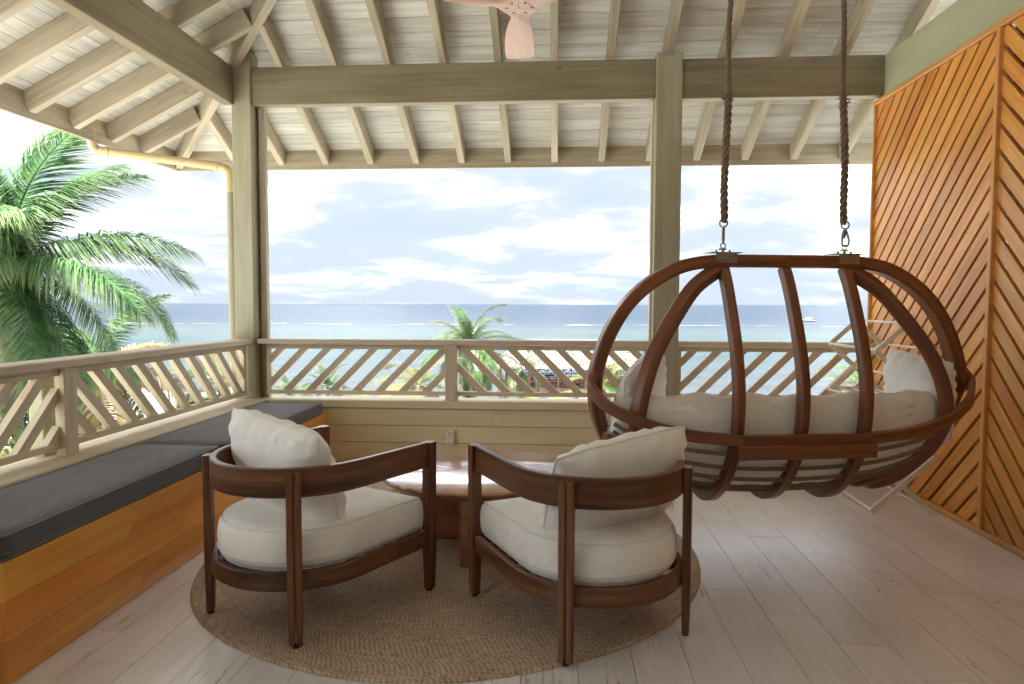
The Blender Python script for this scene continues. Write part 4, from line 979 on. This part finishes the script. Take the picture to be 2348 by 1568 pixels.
# ================================================================== PALMS
def frond_mesh(seed, length, e0, droop, nl=70, ll=.55, lw=.028, hang=.55, plume=.3, vee=.5, stalk=.16):
    """one pinnate leaf: base at the origin, heading +X, rising at e0 then arching over by 'droop'"""
    r_ = random.Random(seed); mb = MB(); n = 22; pos = Vector((0, 0, 0)); el = e0; pts = [pos.copy()]; tans = []
    side = r_.uniform(-.25, .25); yaw = 0
    for i in range(n):
        t = i / n; el_ = e0 - droop * (t ** 1.35); yaw += side / n
        d = Vector((math.cos(el_) * math.cos(yaw), math.cos(el_) * math.sin(yaw), math.sin(el_))); tans.append(d); pos = pos + d * (length / n); pts.append(pos.copy())
    tans.append(tans[-1])
    mb.sweep(pts, [(-.5, -.3), (.5, -.3), (.35, .4), (-.35, .4)], scale=[.035 * length / 3 * (1 - .9 * i / n) + .003 for i in range(n + 1)])
    mb.u = [[(0, 0)] * len(f) for f in mb.f]
    V, F, U = [], [], []
    for k in range(nl):
        t = stalk + (1 - stalk) * (k + r_.uniform(-.3, .3)) / nl; t = min(.995, max(stalk, t)); fi = t * n; i = min(n - 1, int(fi)); P0 = pts[i].lerp(pts[i + 1], fi - i); T = tans[i]
        S = T.cross(Vector((0, 0, 1))).normalized(); Up = S.cross(T)
        prof = (.45 + .55 * math.sin(min(1, (t - stalk) / (1 - stalk) * 1.25 + .18) * math.pi * .62)) * (1 if t < .72 else 1 - (t - .72) / .28 * .62)
        for sg in (-1, 1):
            Lf = ll * prof * r_.uniform(.8, 1.12); fw = .28 + .62 * t
            D = (S * sg * (1 - .25 * t) + T * fw + Up * (vee * r_.uniform(.3, 1.2) + plume * r_.uniform(-1, 1))).normalized()
            p_ = P0.copy(); seg = 4; wdt = lw * r_.uniform(.75, 1.15); prev = None; dd = D.copy(); o = len(V)
            for q in range(seg + 1):
                wq = wdt * (0.55, 1, .9, .55, .04)[q]
                wv = dd.cross(Up if abs(dd.dot(Up)) < .9 else T).normalized() * wq / 2
                V += [p_ - wv, p_ + wv]; dd = (dd + Vector((0, 0, -hang * r_.uniform(.6, 1.3)))).normalized() if q else dd; p_ = p_ + dd * (Lf / seg)
            for q in range(seg):
                a = o + 2 * q; F.append((a, a + 1, a + 3, a + 2)); U.append([(q / seg, t)] * 2 + [((q + 1) / seg, t)] * 2)
    mb.add(V, F, U); return mb.mesh()
FR = {}
def fronds(kind):
    if kind in FR: return FR[kind]
    if kind == 'royal': L_ = [frond_mesh(s, 2.55, R(0), (R(62), R(78), R(58), R(85), R(70))[s], 200, .78, .019, .9, .30, .30, .05) for s in range(5)]
    if kind == 'coco': L_ = [frond_mesh(20 + s, 3.3, R(0), R(85), 130, .80, .026, .32, .10, .28, .12) for s in range(5)]
    FR[kind] = L_; return L_
def palm(name, label, base, crown, kind, count, mats, scale=1., seed=0, els=(75, -35), spear=True, trunk_r=.13, extra=(), group='palm trees', fixed=None, alt=()):
    r_ = random.Random(seed); t = empty(name, base, label, 'palm tree', group)
    b0 = Vector(base); c0 = Vector(crown); mid = b0.lerp(c0, .5) + Vector((r_.uniform(-.2, .2), r_.uniform(-.2, .2), 0)) * scale
    pts = spline([b0, mid, c0], 8); nP = len(pts)
    if trunk_r: MB().sweep(pts, circ(trunk_r, 10), up=(0, 1, 0), scale=[1.25 - .45 * i / nP + (.05 if i % 2 else 0) for i in range(nP)]).put('trunk', M_TRUNK, t, smooth=180)
    Ls = fronds(kind); specs = []
    for k in range(count):
        f = k / max(1, count - 1); specs.append((2.399 * k + r_.uniform(-.25, .25), els[0] + (els[1] - els[0]) * f + r_.uniform(-8, 8), scale * r_.uniform(.85, 1.1), k % len(Ls), mats[0] if r_.random() > .22 or len(mats) == 1 else mats[1]))
    if fixed is not None: specs = fixed + specs
    for az, el, sc_, vi, mt in specs:
        if isinstance(az, str): continue
        M_ = Matrix.Translation(c0) @ Matrix.Rotation(az, 4, 'Z') @ Matrix.Rotation(-R(el), 4, 'Y') @ Matrix.Rotation(r_.uniform(-.3, .3), 4, 'X') @ Matrix.Diagonal((sc_, sc_, sc_, 1))
        me = Ls[vi]; key = (kind, vi, mt.name)
        if key not in FR: FR[key] = me.copy(); FR[key].materials.append(mt)
        put('frond', FR[key], None, t, M_)
    return t
# the big palm by the left railing: leaves placed as they hang, the rest all round
bc = (-7.62, 9.0, 1.8)
fx = []
for az, el, s_, v, m_ in ((-10, 55, 1.0, 0, M_FROND), (-6, 27, 1.06, 2, M_FROND), (-22, 11, 1.06, 2, M_FROND), (18, 30, 1.0, 3, M_FROND), (-50, 40, .95, 4, M_FROND), (-70, 15, .9, 0, M_FROND), (-95, 35, .95, 1, M_FROND), (-40, -18, .95, 2, M_FROND), (10, -12, .9, 3, M_FROND), (-15, -35, .8, 4, M_FROND), (30, 70, .9, 2, M_FROND), (-60, 78, .8, 3, M_FROND), (-120, 65, 1, 0, M_FROND)):
    fx.append((R(az), el, s_, v, m_))
palm('royal_palm', 'large bushy green palm filling the left edge beside the railing', (-7.8, 9.2, -3.5), bc, 'royal', 7, [M_FROND], 1.0, 3, (80, -50), trunk_r=.2, fixed=fx)
palm('royal_palm', 'lower palm with drooping fronds under the large left palm', (-9.2, 12.5, -4), (-8.6, 12.2, .2), 'royal', 15, [M_FROND, M_DRY], .95, 9, (60, -60), trunk_r=.17)
# coconut palms on the shore side
palm('coconut_palm', 'coconut palm rising above the middle of the sea railing', (-5.4, 44.5, -8.2), (-5.75, 44, -1.35), 'coco', 24, [M_COCO, M_YELL], 1.22, 11, (82, -62), trunk_r=.14)
palm('coconut_palm', 'small bright palm seen through the left part of the sea railing', (-14.6, 43, -8.2), (-14.8, 43, -4.1), 'coco', 13, [M_COCO, M_COCO], .72, 21, (85, -20), trunk_r=.12)
palm('coconut_palm', 'low palm beside the corner post seen through the slats', (-18.0, 45, -8.2), (-18.3, 45, -4.6), 'coco', 12, [M_COCO], .75, 31, (70, -25), trunk_r=.12)
palm('coconut_palm', 'yellowing palm whose fronds show low between the rail slats', (-6.4, 32, -8), (-6.6, 32, -2.5), 'coco', 15, [M_YELL, M_COCO], .85, 41, (55, -35), trunk_r=.12)
palm('coconut_palm', 'palm in front of the thatched pavilion', (-2.4, 43, -8.2), (-2.3, 43, -2.7), 'coco', 14, [M_COCO], .70, 51, (60, -70), trunk_r=.12)
palm('coconut_palm', 'bright palm tuft below the pavilion deck beside the swing', (2.4, 36, -8), (2.5, 36, -2.9), 'coco', 13, [M_YELL, M_COCO], .72, 61, (75, -20), trunk_r=.12)
palm('coconut_palm', 'yellow green palm showing through the drying rack', (11.6, 26, -7), (11.4, 26, -1.7), 'coco', 15, [M_YELL, M_COCO], .78, 71, (60, -35), trunk_r=.12)
palm('coconut_palm', 'yellow palm growing close outside the corner post', (-7.9, 15.5, -5), (-7.8, 15.3, -.7), 'coco', 13, [M_YELL, M_COCO], .55, 81, (70, -30), trunk_r=.09)
palm('coconut_palm', 'low yellow fronds just above the sill left of centre', (-7.0, 27, -7.5), (-7.3, 27, -2.9), 'coco', 12, [M_YELL], .75, 91, (40, -25), trunk_r=.1)
palm('coconut_palm', 'low yellow fronds just above the sill right of centre', (-.4, 29, -7.5), (-.5, 29, -3.1), 'coco', 12, [M_YELL, M_COCO], .75, 101, (40, -25), trunk_r=.1)
palm('coconut_palm', 'pale palm standing outside the right end of the veranda', (6.4, 6.4, -3.4), (6.0, 6.2, 1.0), 'coco', 14, [M_YELL, M_COCO], .6, 111, (75, -50), trunk_r=.1)
# broad leaved shrubs
def bush(name, label, c, rad, n, mat, seed, ls=.16):
    r_ = random.Random(seed); V = []; F = []; U = []; e = empty(name, (c[0], c[1], c[2] - rad[2]), label, 'bush', 'shrubs by the terrace')
    st = MB()
    for k in range(9):
        a = r_.uniform(0, 6.28); q = Vector((c[0] + rad[0] * .7 * math.cos(a), c[1] + rad[1] * .7 * math.sin(a), c[2] + rad[2] * .5)); b0 = Vector((c[0] + .2 * math.cos(a), c[1] + .2 * math.sin(a), c[2] - rad[2]))
        st.sweep(spline([b0, b0.lerp(q, .5) + Vector((0, 0, .2)), q], 3), circ(.03, 6), up=(0, 1, 0), scale=[1 - .8 * i / 6 for i in range(7)])
    st.put('stems', M_TRUNK, e)
    for k in range(n):
        d = Vector((r_.gauss(0, 1), r_.gauss(0, 1), r_.gauss(0, 1))).normalized() * r_.uniform(.55, 1.0) ** .5
        lump = 1 + .28 * mnoise.noise(d * 2.3 + Vector((seed, 0, 0)))
        P0 = Vector((c[0] + d.x * rad[0] * lump, c[1] + d.y * rad[1] * lump, c[2] + d.z * rad[2] * lump))
        nr = (d + Vector((r_.gauss(0, .6), r_.gauss(0, .6), r_.gauss(0, .6) + .5))).normalized(); a = nr.orthogonal().normalized(); a.rotate(Matrix.Rotation(r_.uniform(0, 6.28), 3, nr)); b_ = nr.cross(a); s_ = ls * r_.uniform(.6, 1.2); o = len(V)
        for q in range(6):
            t = q * math.pi / 3; V.append(P0 + a * s_ * .5 * math.cos(t) + b_ * s_ * .42 * math.sin(t) + nr * s_ * .06 * math.cos(2 * t))
        F.append(tuple(range(o, o + 6))); U.append([(0, 0)] * 6)
    put('foliage', mk(V, F, U), mat, e)
bush('sea_grape_bush', 'leafy sea grape bush below the left railing near its post', (-9.0, 11.5, -1.9), (2.6, 2.0, 1.5), 2600, M_BUSH, 1)
bush('sea_grape_bush', 'leafy sea grape bush below the left railing towards the corner', (-7.2, 14.5, -2.6), (2.2, 1.8, 1.2), 1900, M_BUSH, 2)
bush('sea_grape_bush', 'dense green shrub filling the near end of the side railing', (-7.6, 7.6, -1.2), (1.6, 1.5, 1.5), 2000, M_BUSH, 5, .15)
bush('sea_grape_bush', 'small sea grape sprig reaching up by the side railing slats', (-5.2, 9.6, -.85), (.5, .5, 1.0), 220, M_BUSH, 3, .2)
bush('sea_grape_bush', 'bright green shrub behind the slatted screen', (5.2, 4.9, .2), (1.2, 1.6, 1.6), 1500, M_BUSH, 4, .14)

# ================================================================== THATCHED PAVILION
M_THATCH = plain('sun_bleached_thatch', (.15, .132, .108), .95, var=.4, scale=9., spec=.05, bump=.8)
M_PWOOD = wood('red_brown_deck_wood', (.075, .034, .022), (.13, .062, .04), .6, vary=.1)
M_WHITE = plain('white_awning_cloth', (.5, .5, .5), .8, var=.03)
pv = empty('thatched_pavilion', (1.2, 65, -8.6), 'thatched roof pavilion on stilts with railed deck by the water', 'pavilion')
PX0, PX1, PY0, PY1, PZ = -5.2, 8.0, 62, 69, -6.2
def thatch():
    r_ = random.Random(5); V = []; F = []; U = []
    ex0, ex1, ey0, ey1, ez = PX0 - .9, PX1 + .9, PY0 - .9, PY1 + .9, PZ + 2.05; rz_ = ez + 2.15; ry = (PY0 + PY1) / 2; rx0, rx1 = PX0 + 2.6, PX1 - 2.6
    # four hipped faces built from overlapping ragged bundles
    faces = [((ex0, ey0), (ex1, ey0), (rx0, ry), (rx1, ry)), ((ex1, ey1), (ex0, ey1), (rx1, ry), (rx0, ry)), ((ex0, ey1), (ex0, ey0), (rx0, ry), (rx0, ry)), ((ex1, ey0), (ex1, ey1), (rx1, ry), (rx1, ry))]
    for (a, b_, c, d) in faces:
        A0, B0, C0, D0 = Vector((*a, ez)), Vector((*b_, ez)), Vector((*c, rz_)), Vector((*d, rz_))
        o = len(V); V += [A0, B0, D0, C0]; F.append((o, o + 1, o + 2, o + 3)); U.append([(0, 0)] * 4)
        nr = (B0 - A0).cross(C0 - A0).normalized()
        rows = 12
        for r in range(rows):
            t = r / rows; L0 = A0.lerp(C0, t); R0 = B0.lerp(D0, t); n = max(3, int((R0 - L0).length / .16)); dn = (A0.lerp(B0, .5) - C0.lerp(D0, .5)).normalized()
            for k in range(n):
                s = (k + r_.uniform(0, 1)) / n; P0 = L0.lerp(R0, s) + nr * .05 - dn * .35; wv = (R0 - L0).normalized() * r_.uniform(.07, .14); ln = r_.uniform(.45, .75) + (.25 if r == 0 else 0)
                e = P0 + dn * ln + nr * r_.uniform(.03, .13) + Vector((0, 0, -.12 if r == 0 else 0)); o = len(V)
                V += [P0 - wv, P0 + wv, e + wv * .8, e - wv * .8 + dn * r_.uniform(-.1, .1)]; F.append((o, o + 1, o + 2, o + 3)[::-1] if False else (o, o + 3, o + 2, o + 1)); U.append([(0, 0)] * 4)
    o = put('thatch_roof', mk(V, F, U), M_THATCH, pv); o['kind'] = 'stuff'
thatch()
boxo('deck', (PX0 - .3, PY0 - .3, PZ - .55), (PX1 + .3, PY1 + .3, PZ), M_PWOOD, pv, c=.02)
for x in np.linspace(PX0, PX1, 6):
    for y in (PY0, PY1):
        bar('pavilion_post', (x, y, -9.2), (x, y, PZ + 2.15), .2, .2, M_PWOOD, pv, up=(0, 1, 0))
for y in (PY0 - .05, PY1 + .05):
    for z in (.95, .55, .12): bar('deck_rail', (PX0, y, PZ + z), (PX1, y, PZ + z), .07, .07, M_PWOOD, pv)
    xs_ = np.linspace(PX0, PX1, 17)
    for i in range(16):
        bar('deck_brace', (xs_[i], y, PZ + .14), (xs_[i + 1], y, PZ + .93), .05, .05, M_PWOOD, pv, up=(0, 1, 0)); bar('deck_brace', (xs_[i], y + .05, PZ + .93), (xs_[i + 1], y + .05, PZ + .14), .05, .05, M_PWOOD, pv, up=(0, 1, 0))
        bar('baluster', (xs_[i], y - .02, PZ + .1), (xs_[i], y - .02, PZ + .97), .07, .07, M_PWOOD, pv, up=(0, 1, 0))
for i, (x, y) in enumerate(((-3.2, 64.5), (-.8, 65.5), (1.6, 64.3), (4.2, 65.6), (6.4, 64.6))):
    dt = MB(); dt.box((x - .5, y - .5, PZ + .7), (x + .5, y + .5, PZ + .76)); dt.box((x - .06, y - .06, PZ), (x + .06, y + .06, PZ + .7))
    tag(dt.put('dining_table', M_DARK), ('leftmost', 'second from left', 'middle', 'second from right', 'rightmost')[i] + ' small dark dining table on the pavilion deck', 'table', 'tables on the pavilion deck')
wk = empty('beach_kiosk', (1.0, 63.4, -8.6), 'white kiosk under the pavilion deck on the beach', 'kiosk')
boxo('kiosk_body', (-.9, 62.9, -8.7), (2.6, 64.0, -6.95), M_WHITE, wk, c=.01)
boxo('kiosk_window', (.9, 62.86, -8.0), (1.9, 62.898, -7.3), M_METAL, wk, c=.005)
# ================================================================== MOTOR BOAT
M_NAVY = plain('navy_hull_paint', (.03, .06, .16), .3, var=.1, scale=2)
bo = empty('motor_boat', (157, 440, SEA), 'small blue and white motor boat with white canopy on the sea', 'boat')
def boat():
    T = Matrix.Translation((157, 440, SEA)) @ Matrix.Rotation(R(185), 4, 'Z'); L_ = 7.2; st = []
    for i in range(13):
        t = i / 12; x = -L_ / 2 + L_ * t; wv = 1.15 * (1 - max(0, (t - .45) / .55) ** 2.2) * (1 if t > .02 else .95) + .02; sh = .75 + .45 * t ** 2
        st.append([(x + .35 * t * t, -wv, sh), (x, -wv * .82, .1), (x, 0, -.25 + .3 * t ** 3), (x, wv * .82, .1), (x + .35 * t * t, wv, sh)])
    V = [Vector(p) for s in st for p in s]; F = []
    for i in range(12):
        for k in range(4): a = i * 5 + k; F.append((a, a + 1, a + 6, a + 5)[::-1])
    F.append((0, 1, 2, 3, 4)); put('hull', mk(V, F, smooth=40), M_NAVY, bo, T)
    V = [Vector(s[0]) + Vector((0, 0, .02)) for s in st] + [Vector(s[4]) + Vector((0, 0, .02)) for s in st]; F = [(i, i + 1, i + 14, i + 13) for i in range(12)]
    put('deck', mk(V, F), M_WHITE, bo, T)
    g_ = MB()
    for sd_ in (0, 4): g_.sweep([Vector(s[sd_]) for s in st], rect(.14, .2, .02))
    g_.put('gunwale', M_WHITE, bo, M=T)
    MB().box((-1.9, -1.05, 2.25), (1.9, 1.05, 2.4), .03).put('canopy', M_WHITE, bo, M=T)
    for x in (-1.7, 1.6):
        for y in (-.9, .9): MB().sweep([(x, y, .75), (x, y, 2.25)], circ(.05, 6), up=(0, 1, 0)).put('canopy_post', M_METAL, bo, M=T)
    MB().box((.1, -.5, .8), (.9, .5, 1.7), .05).put('console', M_WHITE, bo, M=T)
    MB().box((-3.9, -.3, .2), (-3.5, .3, 1.3), .05).put('outboard_motor', M_DARK, bo, M=T)
boat()
